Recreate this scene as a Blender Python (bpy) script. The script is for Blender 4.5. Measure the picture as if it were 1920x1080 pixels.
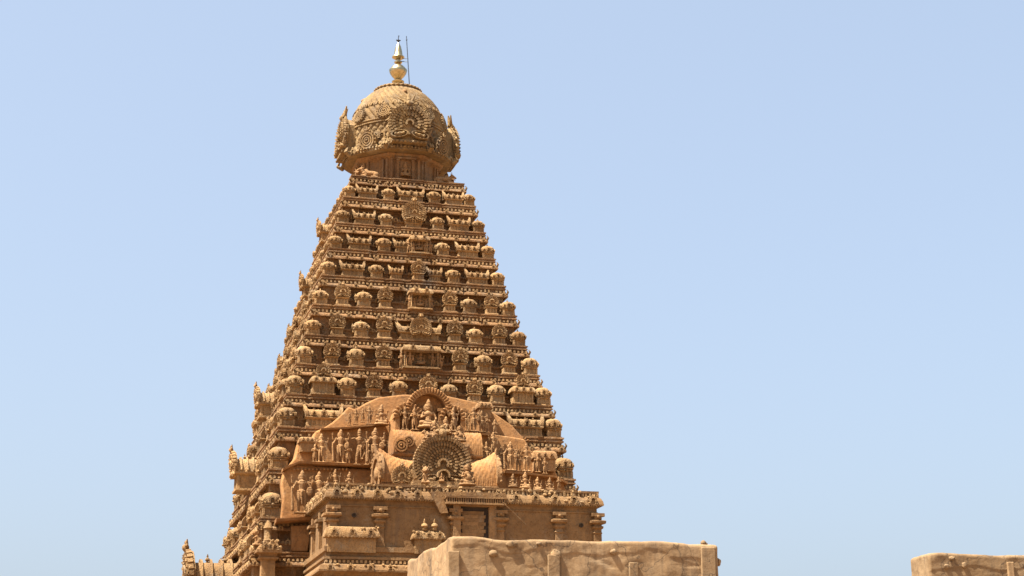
import bpy, bmesh, math, random
from mathutils import Vector, Matrix

random.seed(11)
PI = math.pi
scene = bpy.context.scene
for o in list(bpy.data.objects):
    bpy.data.objects.remove(o)
COL = scene.collection

# ---------------------------------------------------------------- camera
FOC = 3320.0                                  # focal length in pixels of a 1920 px wide picture
CAM = Vector((-27.14, -134.1, 1.6))
YAW, PIT, ROL = 0.2675, 0.2707, 0.0091
_r = Vector((math.cos(YAW), -math.sin(YAW), 0)); _f = Vector((math.sin(YAW), math.cos(YAW), 0)); _u = Vector((0, 0, 1))
FW = _f*math.cos(PIT) + _u*math.sin(PIT)
_v = -_f*math.sin(PIT) + _u*math.cos(PIT)
RT = _r*math.cos(ROL) - _v*math.sin(ROL)
UP = _r*math.sin(ROL) + _v*math.cos(ROL)
cam_d = bpy.data.cameras.new('camera'); cam_d.sensor_width = 36.0; cam_d.lens = FOC/1920*36.0
cam_d.clip_start = 0.5; cam_d.clip_end = 6000
cam = bpy.data.objects.new('camera', cam_d); COL.objects.link(cam)
m = Matrix((RT, UP, -FW)).transposed().to_4x4(); m.translation = CAM
cam.matrix_world = m
scene.camera = cam

def at(px, py, Y):
    """the point on the upright plane y = Y that is seen at this pixel of the photograph"""
    d = FW*FOC + RT*(px-960) + UP*(540-py)
    return CAM + d*((Y-CAM.y)/d.y)

# ---------------------------------------------------------------- sky, sun, exposure
SUN_EL = math.radians(62); SUN_FWD = math.radians(17)      # from the left (-x), a little in front of the facade (-y)
sd = Vector((-math.cos(SUN_EL)*math.cos(SUN_FWD), -math.cos(SUN_EL)*math.sin(SUN_FWD), math.sin(SUN_EL)))
world = bpy.data.worlds.new('World'); scene.world = world; world.use_nodes = True
wn = world.node_tree.nodes; wl = world.node_tree.links
sky = wn.new('ShaderNodeTexSky'); sky.sky_type = 'NISHITA'; sky.sun_disc = False
sky.sun_elevation = SUN_EL; sky.sun_rotation = math.atan2(sd.x, sd.y)
sky.air_density = 1.0; sky.dust_density = 5.0; sky.ozone_density = 0.5
bg = wn['Background']; bg.inputs['Strength'].default_value = 0.082
veil = wn.new('ShaderNodeMix'); veil.data_type = 'RGBA'          # thin even haze over the whole sky
vi = [q for q in veil.inputs if q.enabled]
vi[0].default_value = 0.55; vi[2].default_value = (2.06, 2.48, 3.06, 1)
wl.new(sky.outputs['Color'], vi[1]); wl.new([q for q in veil.outputs if q.enabled][0], bg.inputs['Color'])
sun_d = bpy.data.lights.new('sun', 'SUN'); sun_d.energy = 5.0; sun_d.angle = math.radians(0.53); sun_d.color = (1.0, 0.93, 0.82)
sun = bpy.data.objects.new('sun', sun_d); COL.objects.link(sun)
sun.rotation_euler = sd.to_track_quat('Z', 'Y').to_euler(); sun.location = sd*120
scene.view_settings.view_transform = 'Standard'; scene.view_settings.look = 'None'
scene.view_settings.gamma = 1.0; scene.view_settings.exposure = 1.8

# ---------------------------------------------------------------- materials
def ramp(nt, fac, stops):
    r = nt.nodes.new('ShaderNodeValToRGB'); r.color_ramp.elements.remove(r.color_ramp.elements[1])
    for i, (p, c) in enumerate(stops):
        e = r.color_ramp.elements[0] if i == 0 else r.color_ramp.elements.new(p)
        e.position = p; e.color = (*c, 1) if len(c) == 3 else c
    nt.links.new(fac, r.inputs['Fac']); return r.outputs['Color']

def noise(nt, vec, scale, detail=5, rough=0.6, dist=0.0):
    n = nt.nodes.new('ShaderNodeTexNoise'); n.inputs['Scale'].default_value = scale
    n.inputs['Detail'].default_value = detail; n.inputs['Roughness'].default_value = rough
    n.inputs['Distortion'].default_value = dist
    nt.links.new(vec, n.inputs['Vector']); return n.outputs['Fac']

def mix(nt, fac, a, b, mode='MIX'):
    n = nt.nodes.new('ShaderNodeMix'); n.data_type = 'RGBA'; n.blend_type = mode
    for sock, v in ((n.inputs['Factor'], fac), (n.inputs['A'], a), (n.inputs['B'], b)):
        pass
    ins = [s for s in n.inputs if s.enabled]
    for s, v in zip(ins, (fac, a, b)):
        if hasattr(v, 'links'): nt.links.new(v, s)
        elif isinstance(v, (int, float)): s.default_value = v
        else: s.default_value = (*v, 1)
    return [s for s in n.outputs if s.enabled][0]

def stone(name, c1, c2, c3, grime=(0.09, 0.065, 0.045), grime_lo=0.56, grime_hi=0.72, streak=0.35, bump=0.35, fine=9.0, rough=0.9, stain=False, lichen=0.0, crack=0.0, pit=0.5):
    mt = bpy.data.materials.new(name); mt.use_nodes = True
    nt = mt.node_tree; b = nt.nodes['Principled BSDF']
    geo = nt.nodes.new('ShaderNodeNewGeometry'); pos = geo.outputs['Position']
    oi = nt.nodes.new('ShaderNodeObjectInfo')
    big = noise(nt, pos, 0.35, 6, 0.62, 0.4)
    col = ramp(nt, big, [(0.30, c2), (0.5, c1), (0.70, c3)])
    var = ramp(nt, oi.outputs['Random'], [(0.0, (0.76, 0.76, 0.75)), (1.0, (1.08, 1.07, 1.04))])
    col = mix(nt, 1.0, col, var, 'MULTIPLY')
    mid = noise(nt, pos, fine*0.35, 5, 0.65)
    col = mix(nt, 1.0, col, ramp(nt, mid, [(0.28, (0.72, 0.68, 0.64)), (0.5, (1, 1, 1)), (0.75, (1.16, 1.13, 1.08))]), 'MULTIPLY')
    # rain streaks: noise stretched along the height
    mp = nt.nodes.new('ShaderNodeMapping'); mp.inputs['Scale'].default_value = (1.7, 1.7, 0.22)
    nt.links.new(pos, mp.inputs['Vector'])
    st = noise(nt, mp.outputs['Vector'], 1.0, 6, 0.7)
    sfac = ramp(nt, st, [(grime_lo, (0, 0, 0)), (grime_hi, (streak,)*3)])
    col = mix(nt, sfac, col, grime)
    if stain:                                     # old soot and lichen beside the upper niches of the front
        sx = nt.nodes.new('ShaderNodeVectorMath'); sx.operation = 'SUBTRACT'; sx.inputs[1].default_value = (1.0, -7.5, 38.6)
        nt.links.new(pos, sx.inputs[0])
        sm = nt.nodes.new('ShaderNodeVectorMath'); sm.operation = 'MULTIPLY'; sm.inputs[1].default_value = (1/1.5, 1/3.0, 1/3.6)
        nt.links.new(sx.outputs[0], sm.inputs[0])
        ln = nt.nodes.new('ShaderNodeVectorMath'); ln.operation = 'LENGTH'; nt.links.new(sm.outputs[0], ln.inputs[0])
        ad = nt.nodes.new('ShaderNodeMath'); ad.operation = 'ADD'; nt.links.new(ln.outputs['Value'], ad.inputs[0])
        nt.links.new(noise(nt, pos, 1.6, 5, 0.7), ad.inputs[1])
        f_ = ramp(nt, ad.outputs[0], [(0.95, (0.75,)*3), (1.0, (0.55,)*3)]) if False else ramp(nt, ad.outputs[0], [(0.55, (0.8,)*3), (1.0, (0, 0, 0))])
        col = mix(nt, f_, col, (0.075, 0.066, 0.058))
    if lichen:                                    # pale and grey weathered patches
        lf = ramp(nt, noise(nt, pos, 0.9, 7, 0.72, 0.6), [(0.54, (0, 0, 0)), (0.66, (lichen,)*3)])
        col = mix(nt, lf, col, (0.26, 0.205, 0.135))
        lf = ramp(nt, noise(nt, pos, 2.3, 6, 0.75, 0.9), [(0.58, (0, 0, 0)), (0.68, (lichen*1.1,)*3)])
        col = mix(nt, lf, col, (0.085, 0.066, 0.05))
    if crack:
        nv = nt.nodes.new('ShaderNodeTexNoise'); nv.inputs['Scale'].default_value = 1.3; nv.inputs['Detail'].default_value = 5
        nt.links.new(pos, nv.inputs['Vector'])
        av = nt.nodes.new('ShaderNodeVectorMath'); av.operation = 'ADD'
        nt.links.new(pos, av.inputs[0]); nt.links.new(nv.outputs['Color'], av.inputs[1])
        vo = nt.nodes.new('ShaderNodeTexVoronoi'); vo.feature = 'DISTANCE_TO_EDGE'; vo.inputs['Scale'].default_value = 0.55
        nt.links.new(av.outputs[0], vo.inputs['Vector'])
        cf = ramp(nt, vo.outputs['Distance'], [(0.0, (crack,)*3), (0.012, (0, 0, 0))])
        col = mix(nt, cf, col, (0.05, 0.036, 0.026))
    fn = noise(nt, pos, fine, 4, 0.7)
    pits = ramp(nt, fn, [(0.30, (1-pit, 1-pit*1.08, 1-pit*1.15)), (0.42, (1, 1, 1))])
    col = mix(nt, 1.0, col, pits, 'MULTIPLY')
    nt.links.new(col, b.inputs['Base Color'])
    b.inputs['Roughness'].default_value = rough
    b.inputs['Specular IOR Level'].default_value = 0.2
    bp = nt.nodes.new('ShaderNodeBump'); bp.inputs['Strength'].default_value = bump; bp.inputs['Distance'].default_value = 0.12
    h = noise(nt, pos, fine*0.7, 6, 0.65)
    nt.links.new(h, bp.inputs['Height']); nt.links.new(bp.outputs['Normal'], b.inputs['Normal'])
    return mt

M = {}
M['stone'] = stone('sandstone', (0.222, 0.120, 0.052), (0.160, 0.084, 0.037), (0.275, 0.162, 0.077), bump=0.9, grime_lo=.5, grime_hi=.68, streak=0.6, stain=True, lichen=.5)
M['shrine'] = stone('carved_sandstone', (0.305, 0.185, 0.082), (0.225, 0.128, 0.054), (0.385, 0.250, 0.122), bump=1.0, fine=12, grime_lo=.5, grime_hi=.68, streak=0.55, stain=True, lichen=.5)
M['stucco'] = stone('ochre_stucco', (0.300, 0.148, 0.054), (0.245, 0.115, 0.042), (0.345, 0.182, 0.074), bump=0.4, fine=7, grime_lo=.48, grime_hi=.7, streak=0.5, grime=(0.11, 0.06, 0.03), lichen=.3, crack=.5, pit=.3)
M['statue'] = stone('stucco_figure', (0.29, 0.162, 0.070), (0.225, 0.120, 0.050), (0.345, 0.205, 0.097), bump=0.8, fine=14, grime_lo=.48, grime_hi=.7, streak=0.55)
M['dome'] = stone('dome_stone', (0.235, 0.148, 0.064), (0.155, 0.096, 0.043), (0.30, 0.205, 0.097), bump=0.55, fine=10, grime_lo=.46, grime_hi=.66, streak=0.65, lichen=.5)
M['hall'] = stone('hall_stone', (0.225, 0.128, 0.055), (0.175, 0.096, 0.041), (0.275, 0.163, 0.072), bump=0.45, fine=8, grime_lo=.5, grime_hi=.68, streak=0.5, lichen=.35)
M['plaster'] = stone('weathered_plaster', (0.245, 0.160, 0.084), (0.185, 0.118, 0.060), (0.30, 0.205, 0.115), bump=0.22, fine=6, grime=(0.08, 0.058, 0.04), grime_lo=0.47, grime_hi=0.68, streak=0.6, lichen=.3, crack=.75, pit=.18)
M['ground'] = stone('courtyard_paving', (0.25, 0.16, 0.09), (0.2, 0.125, 0.07), (0.28, 0.185, 0.11), bump=0.2, fine=2, streak=0.2)

def metal(name, col, rough, met=1.0):
    mt = bpy.data.materials.new(name); mt.use_nodes = True
    b = mt.node_tree.nodes['Principled BSDF']
    geo = mt.node_tree.nodes.new('ShaderNodeNewGeometry')
    n = noise(mt.node_tree, geo.outputs['Position'], 5, 4)
    c = ramp(mt.node_tree, n, [(0.3, tuple(x*0.7 for x in col)), (0.7, col)])
    mt.node_tree.links.new(c, b.inputs['Base Color'])
    b.inputs['Metallic'].default_value = met; b.inputs['Roughness'].default_value = rough
    return mt
M['dark'] = stone('opening_shade', (0.05, 0.035, 0.025), (0.04, 0.03, 0.02), (0.06, 0.045, 0.03), bump=.3, streak=.1)  # near-black colour standing in for the shade inside door and drain openings
M['gold'] = metal('gilded_copper', (0.50, 0.41, 0.235), 0.34)
M['iron'] = metal('dark_iron', (0.05, 0.07, 0.11), 0.6, 0.3)

# ---------------------------------------------------------------- mesh building
class MB:
    def __init__(s): s.v = []; s.f = []
    def add(s, vs, fs, T=None):
        n = len(s.v)
        s.v += [tuple(T @ Vector(p)) for p in vs] if T else [tuple(p) for p in vs]
        s.f += [tuple(i+n for i in f) for f in fs]
    def box(s, x0, x1, y0, y1, z0, z1, T=None, taper=0.0):
        t = taper
        s.add([(x0, y0, z0), (x1, y0, z0), (x1, y1, z0), (x0, y1, z0), (x0+t, y0+t, z1), (x1-t, y0+t, z1), (x1-t, y1-t, z1), (x0+t, y1-t, z1)],
              [(3, 2, 1, 0), (4, 5, 6, 7), (0, 1, 5, 4), (1, 2, 6, 5), (2, 3, 7, 6), (3, 0, 4, 7)], T)
    def lathe(s, prof, n=12, T=None, sq=2.0, sx=1.0, sy=1.0, rot=0.0):
        vs, fs = [], []
        for r, z in prof:
            for k in range(n):
                a = rot + 2*PI*k/n; c, q = math.cos(a), math.sin(a)
                d = (abs(c)**sq + abs(q)**sq)**(1/sq)
                vs.append((r*c/d*sx, r*q/d*sy, z))
        for i in range(len(prof)-1):
            for k in range(n):
                k2 = (k+1) % n
                fs.append((i*n+k, i*n+k2, (i+1)*n+k2, (i+1)*n+k))
        fs.append(tuple(range(n-1, -1, -1))); L = (len(prof)-1)*n
        fs.append(tuple(range(L, L+n)))
        s.add(vs, fs, T)
    def ball(s, c, r, T=None, n=8, m=5, sx=1, sy=1, sz=1):
        prof = [(max(1e-4, r*math.sin(PI*i/m)), -r*math.cos(PI*i/m)*sz) for i in range(m+1)]
        X = Matrix.Translation(c); X = T @ X if T else X
        s.lathe(prof, n, X, 2.0, sx, sy)
    def tube(s, a, b, ra, rb, n=8, T=None, balls=True):
        a, b = Vector(a), Vector(b); d = b-a; L = d.length
        if L < 1e-6: return
        X = Matrix.Translation(a) @ d.to_track_quat('Z', 'Y').to_matrix().to_4x4()
        X = T @ X if T else X
        s.lathe([(ra, 0), (rb, L)], n, X)
        if balls:
            s.ball(a, ra, T, n, 4); s.ball(b, rb, T, n, 4)
    def prism(s, pts, y0, y1, T=None):
        """polygon pts (x, z), counter-clockwise seen from -y, spanning y0 (front) .. y1"""
        n = len(pts)
        vs = [(x, y0, z) for x, z in pts] + [(x, y1, z) for x, z in pts]
        fs = [tuple(range(n)), tuple(range(2*n-1, n-1, -1))]
        fs += [(i, i+n, (i+1) % n+n, (i+1) % n) for i in range(n)]
        s.add(vs, fs, T)
    def arch(s, r0, r1, y0, y1, a0=0.0, a1=PI, n=10, T=None, sz=1.0):
        """a curved band in the xz plane"""
        vs, fs = [], []
        for i in range(n+1):
            a = a0+(a1-a0)*i/n; c, q = math.cos(a), math.sin(a)*sz
            vs += [(r0*c, y0, r0*q), (r1*c, y0, r1*q), (r1*c, y1, r1*q), (r0*c, y1, r0*q)]
        for i in range(n):
            b = 4*i
            for k in range(4):
                fs.append((b+k, b+4+k, b+4+(k+1) % 4, b+(k+1) % 4))
        fs += [(0, 1, 2, 3), (4*n+3, 4*n+2, 4*n+1, 4*n)]
        s.add(vs, fs, T)
    def sweep(s, path, prof, closed=True):
        """profile (outward offset, z) swept round an axis-aligned counter-clockwise plan"""
        n = len(path); rings = []
        for off, z in prof:
            ring = []
            for i in range(n):
                p = Vector(path[i]); a = Vector(path[i-1]); b = Vector(path[(i+1) % n])
                d1 = (p-a); d2 = (b-p); d1.normalize(); d2.normalize()
                n1 = Vector((d1.y, -d1.x)); n2 = Vector((d2.y, -d2.x))
                q = p + (n1*off if (n1-n2).length < 1e-4 else (n1+n2)*off)
                ring.append((q.x, q.y, z))
            rings.append(ring)
        vs = [p for r in rings for p in r]; fs = []
        for i in range(len(prof)-1):
            for k in range(n):
                k2 = (k+1) % n
                fs.append((i*n+k, (i+1)*n+k, (i+1)*n+k2, i*n+k2))
        s.add(vs, fs)
    def mesh(s, name, mat, jit=0.0, smooth=None):
        me = bpy.data.meshes.new(name)
        v = s.v
        if jit:
            cache = {}
            def jv(p):
                k = (round(p[0], 3), round(p[1], 3), round(p[2], 3))
                if k not in cache: cache[k] = tuple(c+random.uniform(-jit, jit) for c in p)
                return cache[k]
            v = [jv(p) for p in v]
        me.from_pydata(v, [], s.f)
        bm = bmesh.new(); bm.from_mesh(me); bmesh.ops.recalc_face_normals(bm, faces=bm.faces); bm.to_mesh(me); bm.free()
        me.materials.append(M[mat] if isinstance(mat, str) else mat)
        if smooth:
            me.shade_smooth(); me.set_sharp_from_angle(angle=math.radians(smooth))
        return me
    def build(s, name, mat, parent=None, jit=0.0, smooth=None):
        return link(s.mesh(name, mat, jit, smooth), name, parent)

def link(me, name, parent=None, T=None):
    o = bpy.data.objects.new(name, me); COL.objects.link(o)
    if parent: o.parent = parent
    if T is not None: o.matrix_local = T
    return o
def empty(name, loc=(0, 0, 0)):
    o = bpy.data.objects.new(name, None); COL.objects.link(o); o.location = loc; return o
def tag(o, label, cat, group=None):
    o['label'] = label; o['category'] = cat
    if group: o['group'] = group
    return o
def TR(x, y, z, rz=0.0, s=1.0, sx=1.0, sy=1.0, sz=1.0, ry=0.0):
    return Matrix.Translation((x, y, z)) @ Matrix.Rotation(rz, 4, 'Z') @ Matrix.Rotation(ry, 4, 'Y') @ Matrix.Diagonal((s*sx, s*sy, s*sz, 1))

# ---------------------------------------------------------------- ornament shapes
def kudu(mb, T, r=0.16, d=0.12):
    """horseshoe gable with a real hollow; face towards -y, centre at the origin"""
    mb.arch(r*0.5, r, -d, 0.02, -0.7, PI+0.7, 10, T)
    mb.box(-r*1.15, -r*0.45, -d*0.9, 0.02, -r*0.95, -r*0.55, T)
    mb.box(r*0.45, r*1.15, -d*0.9, 0.02, -r*0.95, -r*0.55, T)
    mb.add([(-r*0.28, -d*0.7, r*0.9), (r*0.28, -d*0.7, r*0.9), (0, -d*0.6, r*1.6), (-r*0.28, 0, r*0.9), (r*0.28, 0, r*0.9), (0, 0, r*1.5)],
           [(0, 1, 2), (5, 4, 3), (0, 2, 5, 3), (1, 4, 5, 2), (0, 3, 4, 1)], T)
    mb.ball((0, -d*0.35, -r*0.05), r*0.26, T, 6, 4)

def finial(mb, T, h=0.25):
    mb.lathe([(h*.16, 0), (h*.2, h*.08), (h*.12, h*.16), (h*.30, h*.34), (h*.26, h*.5), (h*.08, h*.62), (h*.12, h*.7), (h*.02, h)], 8, T)

def kuta_mesh(round_dome=False, fin=True):
    mb = MB(); K = random.uniform(.9, 1.12)
    mb.box(-.47, .47, -.47, .47, 0, .06); mb.box(-.43, .43, -.43, .43, .06, .10)
    mb.box(-.38, .38, -.38, .38, .10, .46)
    for a in (-1, 1):
        for b in (-1, 1):
            mb.box(a*.385-.06, a*.385+.06, b*.385-.06, b*.385+.06, .10, .44)
    for q in range(4):
        T = Matrix.Rotation(q*PI/2, 4, 'Z')
        for x in (-.13, .13): mb.box(x-.035, x+.035, -.415, -.36, .10, .44, T)
    sq = 2.5 if round_dome else 3.6
    n = 24
    mb.lathe([(.36, .41), (.44, .44), (.50, .48), (.505, .52), (.45, .53), (.44, .55), (.52, .57), (.54, .61), (.49, .65), (.47, .72), (.48, .84), (.47, .96), (.43, 1.06), (.35, 1.14), (.22, 1.20), (.10, 1.22), (.08, 1.22)], n, None, sq, rot=PI/24)
    for q in range(4):
        T = Matrix.Rotation(q*PI/2, 4, 'Z')
        kudu(mb, T @ Matrix.Translation((0, -.475, .83)), .17*K, .11)
        kudu(mb, T @ Matrix.Translation((.34, -.445, .77)), .10, .09)
        kudu(mb, T @ Matrix.Translation((-.34, -.445, .77)), .10, .09)
        kudu(mb, T @ Matrix.Translation((0, -.48, .49)), .06, .06)
    if fin: finial(mb, Matrix.Translation((0, 0, 1.21)), .26*K)
    else: mb.ball((.02, 0, 1.21), .09, None, 6, 4)
    return mb.mesh('domed_shrine', 'shrine', .016, 40)

def barrel_profile(r, h, n=10):
    return [(math.copysign(abs(math.cos(PI*i/n))**.75, math.cos(PI*i/n))*r, math.sin(PI*i/n)**.75*h) for i in range(n+1)]

def sala_mesh(L=1.7, plain=False):
    mb = MB(); a = L/2
    mb.box(-a+.03, a-.03, -.44, .44, 0, .07); mb.box(-a+.07, a-.07, -.40, .40, .07, .12)
    mb.box(-a+.16, a-.16, -.33, .33, .12, .46)
    k = max(4, int(L/.3))
    for i in range(k+1):
        x = -a+.16 + (L-.32)*i/k; mb.box(x-.05, x+.05, -.385, .385, .12, .46)
    mb.sweep([(-a+.16, -.33), (a-.16, -.33), (a-.16, .33), (-a+.16, .33)], [(-.2, .44), (.06, .47), (.13, .52), (.16, .58), (.15, .61), (.05, .62), (.03, .66), (-.3, .66)])
    # barrel roof along x
    pr = barrel_profile(.42, .42)
    vs = [(x, y, .66+z) for x in (-a+.12, a-.12) for y, z in pr]; n = len(pr)
    fs = [(i, i+1, n+i+1, n+i) for i in range(n-1)] + [tuple(range(n)), tuple(range(2*n-1, n-1, -1))]
    mb.add(vs, fs)
    for i in range(7):                                    # ribs of the roof
        x = -a+.2 + (L-.4)*i/6
        T = Matrix.Translation((x, 0, .66)) @ Matrix.Rotation(PI/2, 4, 'Z')
        mb.arch(.40, .445, -.02, .02, 0.15, PI-.15, 8, T)
    for s_ in (-1, 1):                                    # flared gable ends
        T = Matrix.Translation((s_*(a-.10), 0, .80)) @ Matrix.Rotation(s_*PI/2, 4, 'Z') @ Matrix.Rotation(0.18, 4, 'X')
        mb.arch(.22, .46, -.10, .06, -.5, PI+.5, 12, T, 1.05)
        mb.prism([(-.16, .40), (.16, .40), (.06, .62), (0, .72), (-.06, .62)], -.10, .04, T)
        mb.box(-.3, .3, -.02, .04, -.15, .3, T)
    m_ = 1 if L < 1.3 else 3
    for i in range(3):
        x = (i-1)*L*.24; finial(mb, Matrix.Translation((x, 0, 1.06)), .24)
    for x, r in ((0, .19), (-L*.27, .12), (L*.27, .12)):
        kudu(mb, Matrix.Translation((x, -.42, .80)), r, .12)
    return mb.mesh('barrel_shrine', 'shrine', .014, 40)

def fan(mb, T, R=.5, rows=3, n=15, d=.16, spread=0.45, bead=True):
    """peacock-fan gable: rows of raised radial feathers round a small hollow arch"""
    a0, a1 = -spread, PI+spread
    pts = [(R*.93*math.cos(a0+(a1-a0)*i/24), R*.93*math.sin(a0+(a1-a0)*i/24)) for i in range(25)]
    mb.prism(pts, -d*.58, .05, T)
    r = R
    step = R*(.62 if rows < 5 else .80)/rows
    for k in range(rows):
        ro, ri = r, r-step*.78
        nn = max(7, int(n*(ro+ri)/(2*R)))
        for i in range(nn):
            a = a0+(a1-a0)*(i+.5)/nn; hw = (a1-a0)/nn*.30
            w0, w1 = hw*ri*1.0, hw*ro*1.15
            X = T @ Matrix.Rotation(-(a-PI/2), 4, 'Y')
            y = -d*(.75+.25*(k % 2)); 
            mb.add([(-w0, y, ri), (w0, y, ri), (w1, y, ro), (-w1, y, ro), (-w0, 0, ri), (w0, 0, ri), (w1, 0, ro*1.02), (-w1, 0, ro*1.02), (0, y*1.15, ro*1.04)],
                   [(0, 1, 2, 8, 3), (4, 7, 6, 5), (0, 4, 5, 1), (1, 5, 6, 2), (3, 7, 4, 0), (2, 6, 7, 3)], X)
        r -= step
    mb.arch(r*.62, r*1.02, -d*1.15, 0, a0, a1, 12, T)
    mb.ball((0, -d*.45, 0), r*.35, T, 8, 5)
    # scrolls at the foot
    for s_ in (-1, 1):
        X = T @ Matrix.Translation((s_*R*.50, 0, -R*.56)) @ Matrix.Rotation(s_*.22, 4, 'Y')
        X2 = X @ Matrix.Diagonal((1.0, 1.0, .42, 1.0))
        mb.arch(R*.37, R*.44, -d*.95, 0, 0, 2*PI, 14, X2); mb.ball((0, -d*.3, 0), R*.33, X, 10, 6, 1.0, d/R*2.2, .34)
        for q_ in (-.2, 0, .2): mb.ball((q_*R, -d*.95, 0), R*.07, X, 6, 4)
        mb.prism([(-R*.3, -R*.12), (R*.3, -R*.12), (R*.3, R*.12), (-R*.3, R*.12)], -d*.4, 0, X)
        mb.tube((s_*R*.92, -d*.4, -R*.50), (s_*R*1.06, -d*.5, -R*.26), R*.10, R*.05, 6, T)
    # crest mask on top
    mb.ball((0, -d*.6, R*1.08), R*.16, T, 7, 5); mb.ball((0, -d*.5, R*1.28), R*.09, T, 6, 4)
    for s_ in (-1, 1):
        mb.ball((s_*R*.17, -d*.5, R*1.14), R*.09, T, 6, 4)
        mb.tube((s_*R*.08, -d*.4, R*1.2), (s_*R*.2, -d*.4, R*1.42), R*.05, R*.02, 5, T, False)

def nasi_mesh():
    mb = MB()
    mb.box(-.46, .46, -.34, .3, 0, .07); mb.box(-.42, .42, -.30, .3, .07, .12)
    mb.box(-.30, .30, -.24, .3, .12, .46)
    for x in (-.31, -.11, .11, .31): mb.box(x-.05, x+.05, -.29, .2, .12, .44)
    mb.sweep([(-.30, -.24), (.30, -.24), (.30, .30), (-.30, .30)], [(-.2, .44), (.05, .46), (.12, .52), (.13, .56), (-.1, .58)])
    fan(mb, Matrix.Translation((0, -.16, .97)), .50, 3, 17, .2)
    mb.box(-.3, .3, -.14, .3, .5, 1.2, None, .05)
    return mb.mesh('fan_gable', 'shrine', .014, 40)

def hood(mb, x0, x1, y0, y1, z, h, out):
    mb.sweep([(x0, y0), (x1, y0), (x1, y1), (x0, y1)], [(-.3, z), (.0, z), (out*.7, z+.02*h), (out, z), (out*1.05, z+h*.12), (out*.9, z+h*.4), (out*.55, z+h*.72), (0, z+h*.9), (-.1, z+h), (-min(.4, (x1-x0)*.3), z+h*1.02)])

def pavilion_mesh(w=1.6, h=1.5, d=.9, arches=2):
    """open niche: base, columns, back wall, curved hood with gables and finials"""
    mb = MB(); a = w/2
    mb.box(-a-.1, a+.1, -d, .3, 0, .1); mb.box(-a, a, -d+.08, .3, .1, .17)
    mb.box(-a+.06, a-.06, .0, .3, .17, h*.74)
    for x in (-a+.07, a-.07):
        mb.box(x-.07, x+.07, -.1, .1, .17, h*.72)
        T = Matrix.Translation((x, -d+.2, 0))
        mb.lathe([(.07, .17), (.085, .22), (.06, .26), (.055, h*.45), (.09, h*.5), (.06, h*.55), (.06, h*.62), (.12, h*.66), (.12, h*.70)], 8, T)
    mb.box(-a-.03, a+.03, -d+.08, .2, h*.70, h*.76)
    hood(mb, -a, a, -d+.06, .3, h*.745, h*.24, .16)
    for i in range(arches):
        x = 0 if arches == 1 else -a*.52 + 2*a*.52*i/(arches-1)
        kudu(mb, Matrix.Translation((x, -d-.02, h*.89)), .17, .12)
    for i in range(3): finial(mb, Matrix.Translation(((i-1)*a*.62, -d*.45, h*.98)), .24)
    return mb.mesh('niche_pavilion', 'shrine', .006, 40)

def gable_block_mesh():
    """projecting barrel roof whose gable end faces outwards (-y); one unit wide"""
    mb = MB()
    mb.box(-.52, .52, -.95, .6, 0, .08); mb.box(-.42, .42, -.85, .6, .08, .55)
    for x in (-.4, -.2, .2, .4): mb.box(x-.05, x+.05, -.9, -.8, .08, .55)
    mb.sweep([(-.42, -.85), (.42, -.85), (.42, .6), (-.42, .6)], [(-.2, .53), (.06, .55), (.14, .61), (.15, .66), (-.1, .68)])
    pr = barrel_profile(.46, .52)
    n = len(pr); vs = [(x, y, .68+z) for y in (-.9, .6) for x, z in pr]
    mb.add(vs, [(i, i+1, n+i+1, n+i) for i in range(n-1)] + [tuple(range(n)), tuple(range(2*n-1, n-1, -1))])
    for i in range(6):
        y = -.75+.22*i; mb.arch(.44, .54, y-.025, y+.025, .1, PI-.1, 10, Matrix.Translation((0, 0, .68)), 1.12)
    T = Matrix.Translation((0, -.94, .95)) @ Matrix.Rotation(.10, 4, 'X')
    fan(mb, T, .55, 3, 17, .16)
    for i in range(3): finial(mb, Matrix.Translation((0, -.6+.4*i, 1.2)), .2)
    return mb.mesh('projecting_gable', 'shrine', .005, 40)

# ---------------------------------------------------------------- statues (one continuous surface each)
def remeshed(mb, name, voxel, mat='statue', smooth_it=2):
    me = mb.mesh(name+'_raw', mat)
    o = bpy.data.objects.new('tmp', me); COL.objects.link(o)
    r = o.modifiers.new('r', 'REMESH'); r.mode = 'VOXEL'; r.voxel_size = voxel
    s = o.modifiers.new('s', 'SMOOTH'); s.iterations = smooth_it; s.factor = .4
    dg = bpy.context.evaluated_depsgraph_get()
    out = bpy.data.meshes.new_from_object(o.evaluated_get(dg)); out.name = name
    bpy.data.objects.remove(o); bpy.data.meshes.remove(me)
    out.materials.clear(); out.materials.append(M[mat]); out.shade_smooth()
    return out

def head(mb, c, r, crown=.16):
    x, y, z = c
    mb.ball((x, y, z), r, None, 10, 7, .88, .95, 1.15)
    mb.ball((x, y-r*.95, z-r*.1), r*.2, None, 6, 4)                      # nose
    mb.ball((x, y-r*.8, z-r*.55), r*.22, None, 6, 4)                     # mouth and chin
    for s in (-1, 1):
        mb.ball((x+s*r*.9, y, z-r*.15), r*.3, None, 6, 4, .5, 1, 1.4)    # ears
        mb.ball((x+s*r*.35, y-r*.82, z+r*.15), r*.16, None, 6, 4)        # eyes
    mb.lathe([(r*1.0, 0), (r*1.12, crown*.12), (r*.95, crown*.2), (r*.9, crown*.45), (r*.98, crown*.52), (r*.62, crown*.75), (r*.5, crown*.86), (r*.15, crown)], 10, Matrix.Translation((x, y, z+r*.55)))

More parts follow.
